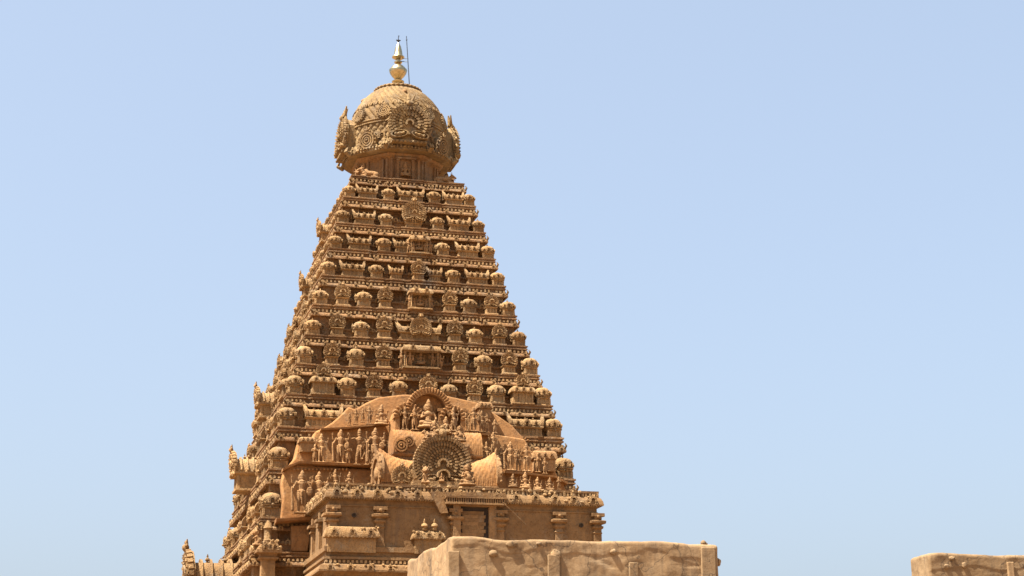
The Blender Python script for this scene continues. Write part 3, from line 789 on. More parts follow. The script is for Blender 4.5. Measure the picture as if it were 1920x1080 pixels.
fin = empty('finial', (0, 0, 0)); fin.parent = tower
def lat(name, prof, mat='gold', n=24):
    b = MB(); b.lathe(prof, n); return b.build(name, mat, fin, 0, 50)
lat('pedestal', [(.42, 56.7), (.46, 56.85), (.34, 56.95), (.30, 57.05), (.50, 57.18), (.52, 57.28), (.36, 57.36), (.30, 57.46)])
lat('vase', [(.26, 57.44), (.34, 57.55), (.52, 57.75), (.68, 58.0), (.76, 58.25), (.74, 58.32), (.6, 58.42), (.58, 58.5), (.4, 58.68), (.24, 58.78), (.2, 58.9)])
lat('collar', [(.2, 58.88), (.33, 58.96), (.33, 59.04), (.2, 59.1), (.18, 59.22)])
lat('bell', [(.16, 59.2), (.3, 59.26), (.52, 59.42), (.5, 59.5), (.36, 59.62), (.33, 59.9), (.27, 60.2), (.2, 60.45), (.1, 60.65), (.07, 60.75)])
sp = MB(); sp.lathe([(.06, 60.7), (.05, 60.85), (.14, 60.9), (.16, 60.97), (.04, 61.03), (.03, 61.4)], 10)
for s in (-1, 1): sp.tube((0, 0, 60.93), (s*.16, 0, 60.98), .05, .05, 6)
sp.tube((0, 0, 61.15), (.06, 0, 61.38), .03, .03, 6)
sp.build('spike', 'iron', fin, 0, 50)

rod = empty('lightning_rod', tuple(at(768, 163, -.6)))
tag(rod, 'thin dark lightning rod standing beside the gilt finial on the dome top', 'lightning rod')
p0 = at(768, 163, -.6); p1 = at(762, 68, -.6)
rb = MB(); d_ = p1-p0
rb.tube((0, 0, -.15), tuple(d_), .045, .035, 8); rb.ball(tuple(d_*.93), .07, None, 8, 5)
rb.build('rod', 'iron', rod, 0, 50)
for py, nm_ in ((110, 'bracket'), (116, 'bracket')):
    a = at(765, py, -.6)-p0; b = Vector((.25 if py == 110 else .15, -.1, at(752, py, 0).z))-p0
    q = MB(); q.tube(tuple(a), tuple(b), .03, .03, 6); q.build(nm_, 'iron', rod, 0, 50)
q = MB(); q.box(-.22, .22, -.22, .22, -.34, -.12); q.build('foot', 'iron', rod)

# ---------------------------------------------------------------- stucco mound against the front face
MY = 1.0
def from_px(pts, Y, back, lean=0.0, name='x', mat='stucco', parent=None, bev=.12):
    """solid whose front outline was read from the photograph; stands on the plane y = Y, leans back, runs back to y = back"""
    Y += MY
    P = [at(x, y, Y) for x, y in pts]; zmin = min(p.z for p in P)
    n = len(P)
    fr = [(p.x, Y+(p.z-zmin)*lean, p.z) for p in P]; bk = [(p.x, back, p.z) for p in P]
    b = MB(); b.add(fr+bk, [tuple(range(n)), tuple(range(2*n-1, n-1, -1))] + [(i, i+n, (i+1) % n+n, (i+1) % n) for i in range(n)])
    o = b.build(name, mat, parent)
    if bev:
        mo = o.modifiers.new('b', 'BEVEL'); mo.width = bev; mo.segments = 3; mo.limit_method = 'ANGLE'; mo.angle_limit = math.radians(25)
        o.data.shade_smooth(); mo.harden_normals = False
        o.data.set_sharp_from_angle(angle=math.radians(50))
    return o
mound = empty('stucco_mound'); mound.parent = tower
mA = from_px([(527, 975), (531, 930), (528, 905), (533, 884), (545, 873), (562, 870), (700, 880), (940, 884), (1040, 892), (1058, 905), (1066, 925), (1075, 945), (1080, 985), (800, 985)], -13.3, -11, .05, 'lower_terrace', parent=mound)
mB = from_px([(541, 872), (553, 858), (560, 828), (566, 822), (586, 820), (592, 808), (604, 803), (720, 795), (870, 806), (925, 812), (985, 822), (998, 845), (1002, 862), (1036, 868), (1046, 893), (800, 895)], -12.75, -10.5, .06, 'middle_terrace', parent=mound)
mC = from_px([(598, 808), (625, 790), (645, 772), (655, 760), (668, 765), (690, 752), (712, 742), (760, 736), (840, 738), (900, 752), (935, 776), (962, 796), (986, 824), (800, 826)], -12.2, -10.0, .18, 'upper_terrace', parent=mound)
def lip(pts, Y, h=.14, dp=.35, name='ledge'):
    b = MB(); Y += MY
    for (xa, ya), (xb, yb) in zip(pts[:-1], pts[1:]):
        a, c = at(xa, ya, Y), at(xb, yb, Y)
        b.add([(a.x, Y-dp, a.z), (c.x, Y-dp, c.z), (c.x, Y+.6, c.z), (a.x, Y+.6, a.z), (a.x, Y-dp*.9, a.z-h), (c.x, Y-dp*.9, c.z-h), (c.x, Y+.6, c.z-h*1.4), (a.x, Y+.6, a.z-h*1.4)],
              [(0, 1, 2, 3), (7, 6, 5, 4), (0, 4, 5, 1), (1, 5, 6, 2), (3, 7, 4, 0), (2, 6, 7, 3)])
    return b.build(name, 'stucco', mound, .02)
lip([(530, 879), (560, 866), (650, 870), (705, 872)], -13.3)
lip([(600, 804), (650, 802), (690, 797), (722, 794)], -12.75)
lip([(868, 811), (922, 814)], -12.75)
lip([(944, 884), (990, 888), (1040, 893), (1062, 905)], -13.3)
lip([(516, 974), (560, 971), (620, 968)], -13.3, .2, .5)
from_px([(546, 986), (578, 984), (581, 1010), (577, 1034), (547, 1034)], -13.2, -11, .0, 'lower_panel', parent=mound, bev=.06)
bd = MB()
for px in range(552, 652, 7):
    p = at(px, 880, -13.32+MY); bd.ball(tuple(p), .1, None, 6, 4)
for px in (940, 955, 972, 985, 990): 
    p = at(px, 800+ (px-940)*.5, -12.2+.5+MY); bd.ball(tuple(p), .07, None, 6, 4)
bd.build('bead_row', 'stucco', mound, 0, 60)['kind'] = 'stuff'
# hooded panels at the mound's edges
def panel(px, py, Y, w, h):
    p = at(px, py, Y+MY); b = MB()
    b.box(-w/2, w/2, -.25, .6, 0, h*.6); hood(b, -w/2, w/2, -.25, .6, h*.6, h*.4, .12)
    for t in (-.3, 0, .3): kudu(b, Matrix.Translation((t*w, -.38, h*.78)), .12, .08)
    o = b.build('hooded_panel', 'statue', mound, .012, 40); o.matrix_local = Matrix.Translation(p)
panel(575, 848, -12.8, 1.0, 1.05); panel(1020, 884, -13.0, 1.6, 1.5); panel(908, 785, -12.4, .9, 1.2)

def fig(kind, px, py, Y, hpx, parent=None, rz=0.0):
    """statue whose foot stands at this pixel on the plane y = Y; hpx = height in photo pixels"""
    if parent is None: Y += MY
    p = at(px, py, Y); t = at(px, py-hpx, Y); h = t.z-p.z
    s = h/({'deity': 1.0, 'king': 1.0, 'dwarf': .86}.get(kind, 1.0))
    return put(kind, parent or mound, p.x, p.y, p.z, rz, s)
# lower left pair of guardians, middle row on both sides, upper groups
fig('guardian', 565, 962, -14.0, 80); fig('attendant', 597, 958, -13.9, 74); fig('attendant', 628, 925, -13.6, 45)
fig('attendant', 602, 867, -13.25, 54); fig('guardian', 638, 869, -13.3, 64); fig('dancer', 673, 872, -13.4, 68, rz=.1)
fig('deity', 715, 795, -13.0, 40, rz=.15); fig('attendant', 692, 795, -12.8, 34); fig('folded', 680, 792, -12.7, 26)
fig('guardian', 703, 870, -13.9, 68); fig('attendant', 720, 856, -13.6, 40)
fig('attendant', 873, 808, -13.0, 42); fig('guardian', 888, 809, -13.1, 46); fig('attendant', 903, 810, -13.0, 40); fig('folded', 913, 811, -12.9, 34)
fig('dancer', 893, 866, -13.6, 46, rz=-.2); fig('attendant', 925, 850, -13.5, 40)
fig('guardian', 957, 882, -13.5, 54); fig('attendant', 987, 884, -13.5, 52); fig('folded', 940, 878, -13.3, 40); fig('folded', 1008, 885, -13.4, 36)
fig('deity', 1008, 918, -14.2, 26); fig('deity', 1031, 920, -14.2, 27); fig('deity', 985, 914, -14.2, 32)

for k_, px, py, Y_, h_ in (('folded', 655, 798, -12.7, 24), ('attendant', 667, 796, -12.75, 30), ('deity', 745, 796, -12.9, 24), ('folded', 928, 812, -12.9, 26), ('attendant', 731, 858, -13.5, 34),
                           ('folded', 652, 870, -13.35, 40), ('folded', 590, 866, -13.2, 34), ('attendant', 690, 872, -13.6, 50), ('dancer', 912, 868, -13.6, 40), ('folded', 905, 868, -13.6, 34),
                           ('attendant', 972, 883, -13.4, 40), ('folded', 1022, 888, -13.6, 30), ('deity', 655, 912, -14.0, 30), ('folded', 612, 950, -13.8, 48), ('deity', 962, 912, -14.2, 26), ('folded', 1048, 918, -14.0, 24)):
    fig(k_, px, py, Y_, h_)
# ---- central group above the hall roof: barrel roofs, great fan, arch with seated figures
crown = empty('central_gable_group'); crown.parent = tower
def barrel(x0px, x1px, ytop, ybot, Y, depth, name, flare=True, scales=True, ends=True):
    a = at(x0px, ybot, Y); c = at(x1px, ybot, Y); t = at((x0px+x1px)/2, ytop, Y)
    L_ = c.x-a.x; h = t.z-(a.z+c.z)/2; cx = (a.x+c.x)/2; z0 = (a.z+c.z)/2
    b = MB(); nx, na = 220, 36
    vs, fs = [], []
    for i in range(nx+1):
        x = -L_/2+L_*i/nx
        fl = (abs(x)/(L_/2))**4*.5*h if flare else 0
        for k in range(na+1):
            an = PI*k/na; cy = math.cos(an); sz = math.sin(an)
            r = 1.0
            if scales and 0 < k < na:
                u = x*3.0; v = an*6.0
                r += .045*(min(abs(math.sin(PI*(u+v*.5)/1.0)), abs(math.sin(PI*(u-v*.5)/1.0)))**.5-.5)
            vs.append((cx+x, Y-math.copysign(abs(cy)**.8, cy)*depth*r*.5+depth*.5, z0+(h+fl)*(sz**.8)*r))
    m_ = na+1
    for i in range(nx):
        for k in range(na): fs.append((i*m_+k, (i+1)*m_+k, (i+1)*m_+k+1, i*m_+k+1))
    fs += [tuple(range(m_)), tuple(range(nx*m_+na, nx*m_-1, -1))]
    b.add(vs, fs)
    o = b.build(name, 'stucco', crown, 0, 60)
    for s in (-1, 1) if ends else ():
        e = MB()
        T = Matrix.Translation((cx+s*L_/2, Y+depth*.5, z0+h*.45)) @ Matrix.Rotation(s*PI/2, 4, 'Z')
        e.arch(depth*.42, depth*.62, -.22, .12, -.4, PI+.4, 16, T, 1.35*h/depth*1.1)
        for a_ in range(11):
            an = -.3+(PI+.6)*a_/10; e.ball((depth*.6*math.cos(an), -.16, depth*.6*math.sin(an)*1.48*h/depth), .14, T, 6, 4)
        e.prism([(depth*.45*math.cos(PI*i/8), depth*.45*math.sin(PI*i/8)*1.48*h/depth) for i in range(16)], -.1, .1, T)
        e.ball((0, -.12, 0), depth*.2, T, 8, 5, 1, .4, 1)
        e.tube((0, -.1, h*.85), (0, -.25, h*1.25), .16, .05, 7, T)
        e.build('gable_edge', 'statue', crown, .01, 50)
    w_ = MB(); w_.box(cx-L_/2+.2, cx+L_/2-.2, Y+.12, Y+depth, z0-2.2, z0+.02)
    w_.sweep([(cx-L_/2+.2, Y+.12), (cx+L_/2-.2, Y+.12), (cx+L_/2-.2, Y+depth), (cx-L_/2+.2, Y+depth)], [(-.1, z0-.3), (.1, z0-.25), (.22, z0-.12), (.22, z0-.04), (-.2, z0+.03)])
    w_.build('shrine_wall', 'stone', crown, .01)
    return cx, z0, h, L_
barrel(716, 934, 862, 908, -16.2, 2.6, 'barrel_roof')
barrel(738, 905, 805, 850, -15.1, 2.0, 'barrel_roof', False, True, False)
gf = MB(); fan(gf, Matrix.Identity(4), 1.0, 8, 43, .26, .62)
gf.prism([(-.95, -.62), (.95, -.62), (.8, .2), (-.8, .2)], -.05, .4); gf.box(-1.05, 1.05, -.3, .4, -.72, -.6); gf.box(-1.1, 1.1, -.36, .4, -.84, -.72)
gf.arch(.17, .23, -.36, 0, -.3, PI+.3, 16, Matrix.Translation((0, 0, -.42)))
gfo = gf.build('great_fan', 'shrine', crown, .004, 40)
c_ = at(828, 872, -17.0); e_ = at(828, 818, -17.0); R0 = (e_.z-c_.z)
gfo.matrix_local = Matrix.Translation(c_) @ Matrix.Scale(R0, 4)
fig('deity', 828, 902, -17.7, 17, crown)
for px, py, r in ((753, 893, 17), (782, 885, 16)):
    f2 = MB(); fan(f2, Matrix.Identity(4), 1.0, 3, 17, .3, .5); o = f2.build('fan_gable', 'shrine', crown, .004, 40)
    o.matrix_local = Matrix.Translation(at(px, py, -16.6)) @ Matrix.Scale(r/24.5, 4)
for px, py, sc in ((752, 835, .32), (766, 828, .26)):
    b = MB()
    for r0 in (.3, .7): b.arch(r0, r0+.22, -.3, .3, 0, 2*PI, 14)
    b.ball((0, -.2, 0), .2); o = b.build('scroll_relief', 'stucco', crown, .01, 50); o.matrix_local = Matrix.Translation(at(px, py, -15.12)) @ Matrix.Scale(sc*1.6, 4)
fig('dwarf', 876, 908, -18.2, 40, crown, .1); fig('lion', 798, 905, -18.0, 34, crown, -.2)

# triple arch
ar = MB(); Ya = -13.9
def arch_px(px, py, r, rin, beads):
    p = at(px, py, Ya); s = 1/24.6
    T = Matrix.Translation(p)
    ar.arch(rin*s, r*s, -.35, .5, -.1, PI+.1, 20, T)
    for i in range(beads):
        an = PI*(i+.5)/beads; ar.ball((r*s*math.cos(an), -.34, r*s*math.sin(an)), .09, T, 6, 4, 1, 1.4, 1)
        ar.tube(((rin+2)*s*math.cos(an), -.36, (rin+2)*s*math.sin(an)), ((r-1)*s*math.cos(an), -.40, (r-1)*s*math.sin(an)), .06, .08, 5, T, False)
arch_px(803, 772, 40, 30, 23); arch_px(763, 783, 24, 16, 11); arch_px(847, 786, 22, 15, 10)
for px in (744, 783, 825, 866):
    a = at(px, 806, Ya); b = at(px, 775, Ya)
    ar.box(a.x-.16, a.x+.16, Ya-.25, Ya+.4, a.z-.6, b.z+.2); ar.box(a.x-.24, a.x+.24, Ya-.32, Ya+.4, b.z+.1, b.z+.3)
ar.build('triple_arch', 'stucco', crown, .008, 45)
bk = MB(); bp_ = [at(x, y, Ya) for x, y in ((742, 822), (866, 822), (868, 782), (858, 768), (846, 760), (838, 748), (822, 737), (803, 733), (784, 737), (771, 748), (764, 757), (748, 764), (741, 780))]
bk.prism([(q.x, q.z) for q in bp_], Ya+.42, Ya+2.5); bk.build('arch_back_wall', 'stucco', crown, .01)
fig('king', 803, 800, -14.6, 56, crown); fig('attendant', 759, 806, -14.3, 44, crown); fig('folded', 777, 806, -14.5, 42, crown)
fig('attendant', 850, 808, -14.4, 44, crown); fig('deity', 836, 812, -14.9, 34, crown); fig('deity', 815, 815, -15.2, 30, crown); fig('bull', 805, 822, -15.6, 24, crown)
fig('dwarf', 862, 826, -15.4, 30, crown)

# ---------------------------------------------------------------- hall in front of the tower
hall = empty('vestibule_hall', (0.6, -21, 0))
tag(hall, 'ochre stone entrance hall with pilasters and doorway in front of the tower', 'hall')
HI = Matrix.Translation((-.6, 21, 0))
def hb(mb, name, mat='hall', jit=.01, smooth=None, parent=None):
    o = mb.build(name, mat, parent or hall, jit, smooth)
    if parent is None: o.matrix_local = HI
    return o
HX0, HX1, HY = -8.45, 9.75, -20.75
p = at(613, 932, -21); zt = p.z                       # lower edge of the hall eave
zw = at(700, 1028, -20.6).z                           # foot of the upper wall
path = [(HX0, HY), (HX1, HY), (HX1, -12.0), (HX0, -12.0)]
b = MB(); b.sweep(path, [(-6, zt+1.0), (.10, zt+1.0), (.10, zt+.85), (.0, zt+.82), (.0, zt+.62), (.05, zt+.60), (.2, zt+.5), (.32, zt+.3), (.36, zt+.08), (.36, zt), (.1, zt-.02), (.08, zt-.12), (-.02, zt-.14), (-.02, zt-.4), (.03, zt-.42), (.03, zt-.5), (-.05, zt-.52), (-.05, zw+.1), (.1, zw+.08), (.1, zw)])
hw = hb(b, 'wall')
b = MB()
for q0, q1, fy in ((HX0, HX1, 'f'), (HY, -13, 'l')):
    L_ = q1-q0; n = int(L_/.26)
    for i in range(n+1):
        t = q0+L_*i/n; h = random.uniform(.16, .34)
        if fy == 'f': b.box(t-.08, t+.08, HY-.06-random.uniform(0, .08), HY+.3, zt+.58, zt+.62+h, None, .02)
        else: b.box(HX0-.06-random.uniform(0, .08), HX0+.3, t-.08, t+.08, zt+.58, zt+.62+h, None, .02)
    n = int(L_/1.3)
    for i in range(n+1):
        t = q0+L_*(i+.3)/(n+.6)
        T = Matrix.Translation((t, HY-.22, zt+.36)) if fy == 'f' else Matrix.Translation((HX0-.22, t, zt+.36)) @ Matrix.Rotation(-PI/2, 4, 'Z')
        kudu(b, T, .27, .2)
    for i in range(int(L_/.22)):
        t = q0+random.random()*L_; zz = random.uniform(zt+.15, zt+.95); o_ = .12+.25*(1-(zz-zt)/1.0)
        c = (t, HY-o_, zz) if fy == 'f' else (HX0-o_, t, zz)
        b.ball(c, random.uniform(.07, .13), None, 6, 4, random.uniform(.8, 1.6), 1, random.uniform(.7, 1.2))
    for i in range(int(L_/.17)):
        t = q0+L_*i/int(L_/.17)
        if fy == 'f': b.box(t-.05, t+.05, HY-.34, HY-.1, zt-.07, zt+.06)
        else: b.box(HX0-.34, HX0-.1, t-.05, t+.05, zt-.07, zt+.06)
hb(b, 'eave_carving', 'shrine', .012, 40)['kind'] = 'stuff'
def pilaster(px, parent=None, T=None):
    x = at(px, 960, HY).x
    b = MB()
    b.box(-.26, .26, -.16, .05, zw, zt-.5); b.box(-.32, .32, -.2, .05, zw, zw+.3)
    zc = zt-1.0
    b.lathe([(.26, zc-.9), (.34, zc-.82), (.24, zc-.74), (.24, zc-.6), (.40, zc-.5), (.42, zc-.4), (.3, zc-.34), (.3, zc-.26), (.58, zc-.16), (.60, zc-.02), (.5, zc+.02), (.3, zc+.04), (.3, zc+.12)], 16, None, 6, 1.0, .72)
    b.box(-.24, .24, -.3, .05, zc+.1, zt-.5); b.box(-.45, .45, -.34, .05, zc+.28, zc+.5)
    b.ball((0, -.32, zc+.25), .13, None, 7, 5)
    o = hb(b, 'pilaster', 'hall', .008, 40); o.matrix_local = HI @ Matrix.Translation((x, HY, 0))
for px in (624, 712, 853, 937, 1047, 1119): pilaster(px)
for yy in (-17.6, -14.4):
    pass
# side-wall pilasters
for yy in (-20.4, -17.4, -14.4):
    b = MB(); zc = zt-1.0
    b.box(HX0-.16, HX0+.05, yy-.26, yy+.26, zw, zt-.5); b.box(HX0-.4, HX0+.05, yy-.5, yy+.5, zc-.16, zc+.02); b.box(HX0-.28, HX0+.05, yy-.36, yy+.36, zc-.5, zc-.38)
    hb(b, 'pilaster')
# doorway: frame, dark panel painted as the opening's shade, broken brick infill
x0 = at(862, 970, HY).x; x1 = at(915, 970, HY).x; zd1 = at(888, 951, HY).z
b = MB()
b.box(x0-.5, x0, -.32, .05, zw, zd1+.35); b.box(x1, x1+.5, -.32, .05, zw, zd1+.35); b.box(x0-.5, x1+.5, -.36, .05, zd1, zd1+.5)
o = hb(b, 'door_frame'); o.matrix_local = HI @ Matrix.Translation((0, HY, 0))
b = MB(); b.box(x0, x1, .0, .04, zw, zd1); o = hb(b, 'door_shade_panel', M['dark']); o.matrix_local = HI @ Matrix.Translation((0, HY-.06, 0))
zz = zw+.9; r_ = 0
bm_ = MB(); bm_.box(-.258, .258, -.07, .05, 0, .232); ME['brick'] = bm_.mesh('brick', 'hall', .02); NAME['brick'] = 'brick'
while zz < at(880, 964, HY).z:
    for kx in range(3):
        put('brick', o, x0+.3+kx*.52+(r_ % 2)*.12, 0, zz, 0, 1.0, sx=random.uniform(.95, 1.1))
    zz += .24; r_ += 1
# lintel with a row of dark gaps
xa = at(832, 938, HY).x; xb = at(944, 942, HY).x; zl = at(885, 944, HY-.6).z
b = MB(); b.box(xa, xb, -.7, .05, zl+.34, zl+.46); b.box(xa+.1, xb-.1, -.3, .05, zl-.1, zl+.34)
n = 26
for i in range(n): 
    t = xa+.1+(xb-xa-.2)*i/(n-1); b.box(t-.045, t+.045, -.66, .0, zl+.06, zl+.34)
b.box(xa, xb, -.68, .05, zl-.06, zl+.06)
o = hb(b, 'lintel', 'hall', .01); o.matrix_local = HI @ Matrix.Translation((0, HY, 0))
# sloping plaster patch left of the doorway and smooth strip on the roof edge above it
b = MB(); pa = [at(x, y, HY-.4) for x, y in ((806, 922), (948, 924), (952, 936), (832, 936), (840, 962), (826, 962))]
b.add([(q.x, HY-.42, q.z) for q in pa]+[(q.x, HY+.2, q.z) for q in pa], [tuple(range(6)), tuple(range(11, 5, -1))]+[(i, i+6, (i+1) % 6+6, (i+1) % 6) for i in range(6)])
hb(b, 'plaster_patch', 'hall', .015)
# small hooded shrines at the foot of the wall, crests and guardian heads
def foot_shrine(pxa, pxb, ytop, ybot):
    a = at(pxa, ybot, HY-.4); c = at(pxb, ytop, HY-.4); w = c.x-a.x; h = c.z-a.z
    b = MB(); b.box(-w/2+.15, w/2-.15, -.45, .1, -.9, .1); hood(b, -w/2+.15, w/2-.15, -.45, .1, .05, h, .22)
    n = int(w/.25)
    for i in range(n): b.box(-w/2+.1+(w-.2)*i/n, -w/2+.22+(w-.2)*i/n, -.68, -.3, .03, .12)
    for t in (-.35, 0, .35): kudu(b, Matrix.Translation((t*w, -.6, h*.55)), .2, .12)
    for i in range(12): b.ball((random.uniform(-w/2, w/2), -.55, random.uniform(.2, h)), .09, None, 6, 4)
    o = hb(b, 'hooded_niche', 'shrine', .01, 40); o.matrix_local = HI @ Matrix.Translation(((a.x+c.x)/2, HY, a.z))
foot_shrine(610, 709, 990, 1008); foot_shrine(774, 832, 998, 1012)
def hfig(kind, px, py, Y, hpx, rz=0.0):
    o = fig(kind, px, py, Y, hpx, hall, rz); o.matrix_local = HI @ o.matrix_local; return o
hfig('lion', 667, 992, HY-.5, 26); hfig('lion', 768, 1000, HY-.5, 32, .2); hfig('lion', 764, 1020, HY-.5, 22, .2)
for px in (796, 815):
    b = MB(); finial(b, Matrix.Identity(4), .75); o = hb(b, 'small_finial', 'shrine', 0, 50); o.matrix_local = HI @ Matrix.Translation(at(px, 994, HY-.45))
hfig('lion', 992, 1002, HY-.5, 22, -.3); hfig('dwarf', 977, 1002, HY-.5, 16); hfig('lion', 1083, 1008, HY-.5, 10)
hfig('bull', 1078, 920, -20.4, 26); hfig('lion', 1102, 926, -20.6, 24); hfig('deity', 876, 930, HY-.5, 22)
for yy, kk in ((-18.9, 'attendant'), (-15.9, 'guardian')):
    o = put(kk, hall, HX0-.35, yy, zw+.3, -PI/2, 2.0); o.matrix_local = HI @ o.matrix_local
hfig('bull', 690, 910, -20.3, 16); hfig('bull', 975, 915, -20.3, 16); hfig('bull', 640, 911, -20.3, 16)
q = MB(); q.tube(tuple(at(944, 943, HY-.7)), tuple(at(987, 985, HY-.25)), .035, .03, 6); o = hb(q, 'leaning_pole', 'hall', 0, 50)
for px, py in ((664, 966), (1090, 985)):                 # drain holes: short stone spouts, the hollow's shade put into their dark colour
    b = MB(); b.arch(.09, .15, -.04, .06, 0, 2*PI, 12); b.prism([(.1*math.cos(PI*i/5), .1*math.sin(PI*i/5)) for i in range(10)], .02, .05); o = hb(b, 'drain_hole', M['dark'], 0); o.matrix_local = HI @ Matrix.Translation(at(px, py, HY-.06))
# stepped base under the hall and main-wall cornice beside it
b = MB(); zb = zw
b.sweep([(HX0-.35, HY-.35), (HX1+.35, HY-.35), (HX1+.35, -11), (HX0-.35, -11)], [(-5, zb+.02), (0, zb+.02), (.0, zb-.3), (-.15, zb-.34), (-.15, zb-.6), (.02, zb-.64), (.02, zb-.8), (-.1, zb-.84), (-.1, zb-1.05), (.25, zb-1.2), (.38, zb-1.5), (.38, zb-1.62), (-.1, zb-1.62), (-.2, zb-1.8), (-.2, .0)])
hb(b, 'base_wall')
b = MB()
n = 66
for i in range(n):
    t = HX0-.3+(HX1-HX0+.6)*i/n; b.box(t, t+.16, HY-.42, HY-.1, zb-1.04, zb-.86, None, .015)
for i in range(15):
    t = HX0+(HX1-HX0)*i/14; kudu(b, Matrix.Translation((t, HY-.62, zb-1.35)), .2, .16)
for i in range(90):
    b.ball((random.uniform(HX0, HX1), HY-.5-random.random()*.15, random.uniform(zb-1.5, zb-1.1)), .08, None, 6, 4, 1.4, 1, 1)
hb(b, 'base_carving', 'shrine', .01, 40)['kind'] = 'stuff'

# ---------------------------------------------------------------- corner bay of the main wall (lower left)
cb = empty('corner_bay'); cb.parent = tower
cz = at(487, 1034, -13.6).z; X0 = at(484, 1032, -13.6).x; X1 = at(526, 1032, -13.6).x
b = MB()
b.sweep([(X0+.3, -13.3), (X1-.3, -13.3), (X1-.3, -9), (X0+.3, -9)], [(-.6, cz+.75), (.1, cz+.7), (.12, cz+.5), (.25, cz+.4), (.4, cz+.15), (.42, cz-.05), (.2, cz-.06), (.12, cz-.12), (.1, cz-.3), (.2, cz-.34), (.2, cz-.46), (.05, cz-.5), (.0, cz-.6), (0, 0)])
b.build('bay_wall', 'hall', cb, .012)
b = MB()
for i in range(26):
    b.ball((random.uniform(X0, X1), -13.6-random.random()*.1, random.uniform(cz+.2, cz+.8)), random.uniform(.08, .14), None, 6, 4)
    b.ball((X0+random.random()*.1, random.uniform(-13.4, -9), random.uniform(cz+.2, cz+.8)), random.uniform(.08, .14), None, 6, 4)
for t in (-12.8, -11.6, -10.4): kudu(b, Matrix.Translation((X0-.02, t, cz+.35)) @ Matrix.Rotation(-PI/2, 4, 'Z'), .3, .2)
for t in (.35, .75): kudu(b, Matrix.Translation((X0+(X1-X0)*t, -13.62, cz+.35)), .24, .18)
b.build('bay_carving', 'shrine', cb, .01, 40)['kind'] = 'stuff'
b = MB()
b.lathe([(.3, 0), (.34, .15), (.26, .25), (.26, .9), (.34, 1.0), (.3, 1.1), (.2, 1.3), (.05, 1.55)], 10)
o = b.build('stone_post', 'shrine', cb, .01, 40); o.matrix_local = Matrix.Translation(at(502, 1018, -13.0))
put('lion', cb, *at(482, 1022, -13.0), -PI/2, 1.3)

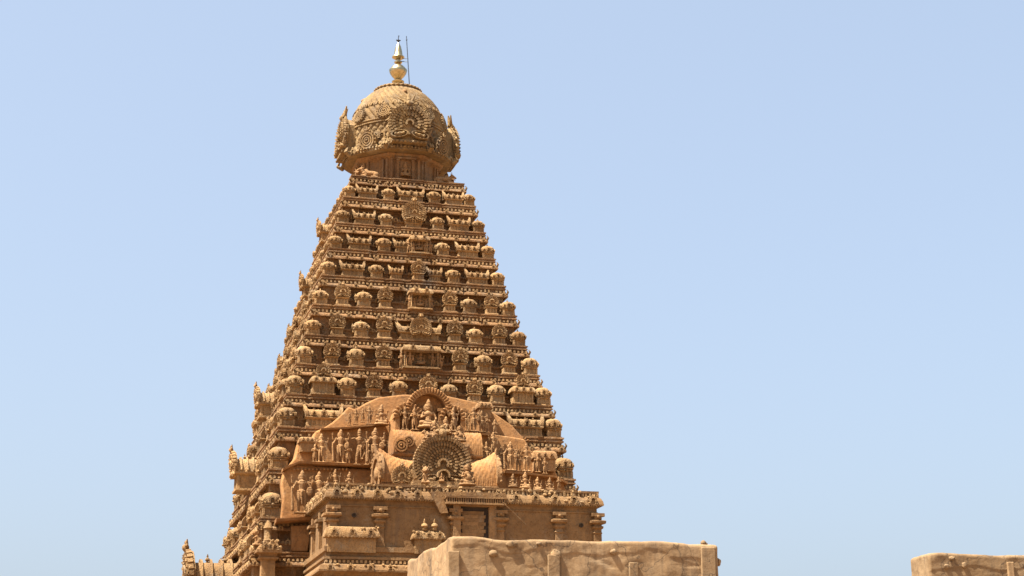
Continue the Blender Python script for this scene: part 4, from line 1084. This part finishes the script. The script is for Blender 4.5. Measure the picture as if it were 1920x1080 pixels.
# ---------------------------------------------------------------- plastered walls in the foreground
def wall_block(name, label, box, top_slope, pil, stones, seed):
    """weathered plaster block: box = (x0, x1, y0, y1, z1)"""
    rnd = random.Random(seed)
    x0, x1, y0, y1, z1 = box
    root = empty(name, ((x0+x1)/2, (y0+y1)/2, 0)); tag(root, label, 'wall')
    I = Matrix.Translation((-(x0+x1)/2, -(y0+y1)/2, 0))
    b = MB(); b.box(x0, x1, y0, y1, 0, z1)
    me = b.mesh('plaster_body', 'plaster'); bm = bmesh.new(); bm.from_mesh(me)
    bmesh.ops.bevel(bm, geom=[e for e in bm.edges], offset=.11, segments=4, affect='EDGES', profile=.5)
    bmesh.ops.bisect_plane(bm, geom=bm.verts[:]+bm.edges[:]+bm.faces[:], plane_co=(0, 0, z1-2.6), plane_no=(0, 0, 1))
    up = [e for e in bm.edges if min(v.co.z for v in e.verts) > z1-2.7 and e.calc_length() > .35]
    bmesh.ops.subdivide_edges(bm, edges=up, cuts=72, use_grid_fill=True)
    from mathutils import noise as mn
    for v in bm.verts:
        if v.co.z > z1-2.65:
            q = v.co*1.0
            dn = Vector((mn.noise(q*1.1+Vector((seed, 0, 0))), mn.noise(q*1.1+Vector((0, seed, 5))), mn.noise(q*.9+Vector((9, 0, seed)))))
            d2 = Vector((mn.noise(q*4.3), mn.noise(q*4.3+Vector((3, 1, 0))), mn.noise(q*4.1+Vector((0, 7, 2)))))
            v.co += dn*.05 + d2*.018
            edge = .42+.30*mn.noise(Vector((q.x*1.1, q.y*1.1, seed)))+.10*mn.noise(Vector((q.x*4, q.y*4, seed)))
            if q.y < y0+.1 and q.z < z1-.12:                 # thick plaster has fallen off below a ragged line
                v.co.y += .022*min(1, max(0, (z1-edge-q.z)/.06))
                hole = mn.noise(Vector((q.x*1.7, 3, q.z*2.2+seed)))
                v.co.y += .018*min(1, max(0, (hole-.42)/.05))
            if q.z > z1-.5: v.co.z += .10*mn.noise(q*.7+Vector((2, 2, seed)))
    bm.to_mesh(me); bm.free(); me.shade_smooth(); me.set_sharp_from_angle(angle=math.radians(45))
    link(me, 'plaster_body', root, I)
    for (px, w, d, top) in pil:
        q = MB(); q.box(-w/2, w/2, -d, .2, 0, z1-top); o = q.build('pilaster', 'plaster', root, .015)
        mo = o.modifiers.new('b', 'BEVEL'); mo.width = .03; mo.segments = 2
        o.matrix_local = I @ Matrix.Translation((at(px, 1060, y0).x, y0, 0))
    for (px, py, w, h) in stones:
        q = MB(); q.ball((0, 0, 0), 1, None, 10, 7, w, .07, h)
        me2 = q.mesh('stone', 'plaster', .02); me2.shade_smooth()
        link(me2, 'stone', root, I @ Matrix.Translation(at(px, py, y0-.02)))
    return root, I
YW = -75.0
a = at(846, 1003, YW); c = at(1346, 1022, YW)
wb, WI = wall_block('plaster_gateway_wall', 'broad weathered tan plaster wall block in front of the temple hall', (a.x, c.x, YW, YW+7.2, (a.z+c.z)/2), 0,
    [(1038, .42, .10, .55), (1187, .32, .09, .75), (1328, .55, .06, .15), (850, .4, .10, .5)],
    [(960, 1021, .22, .12), (925, 1038, .16, .12), (1042, 1040, .2, .17), (1010, 1020, .1, .08), (1150, 1035, .12, .1)], 3)
q = MB(); q.ball((0, 0, .05), .1, None, 9, 6, 1.1, .9, 1); q.ball((.08, 0, .02), .07, None, 8, 5)
o = q.build('loose_stone', 'plaster', wb, .015, 60); o.matrix_local = WI @ Matrix.Translation(at(1319, 1021, YW+.3))
q = MB(); q.ball((0, 0, 0), .1, None, 9, 6, .8, 1, 1.4); o = q.build('stone', 'plaster', wb, .02, 60); o.matrix_local = WI @ Matrix.Translation(at(1347, 1054, YW+.3))
a2 = at(1741, 1036, YW); c2x = at(2300, 1036, YW).x
wall_block('plaster_wall_end', 'short end of weathered tan plaster wall at the lower right edge of the view', (a2.x, c2x, YW, YW+1.5, a2.z), 0,
    [(1893, .26, .09, .28)], [(1785, 1047, .14, .08), (1808, 1060, .1, .12), (1775, 1062, .1, .1)], 8)
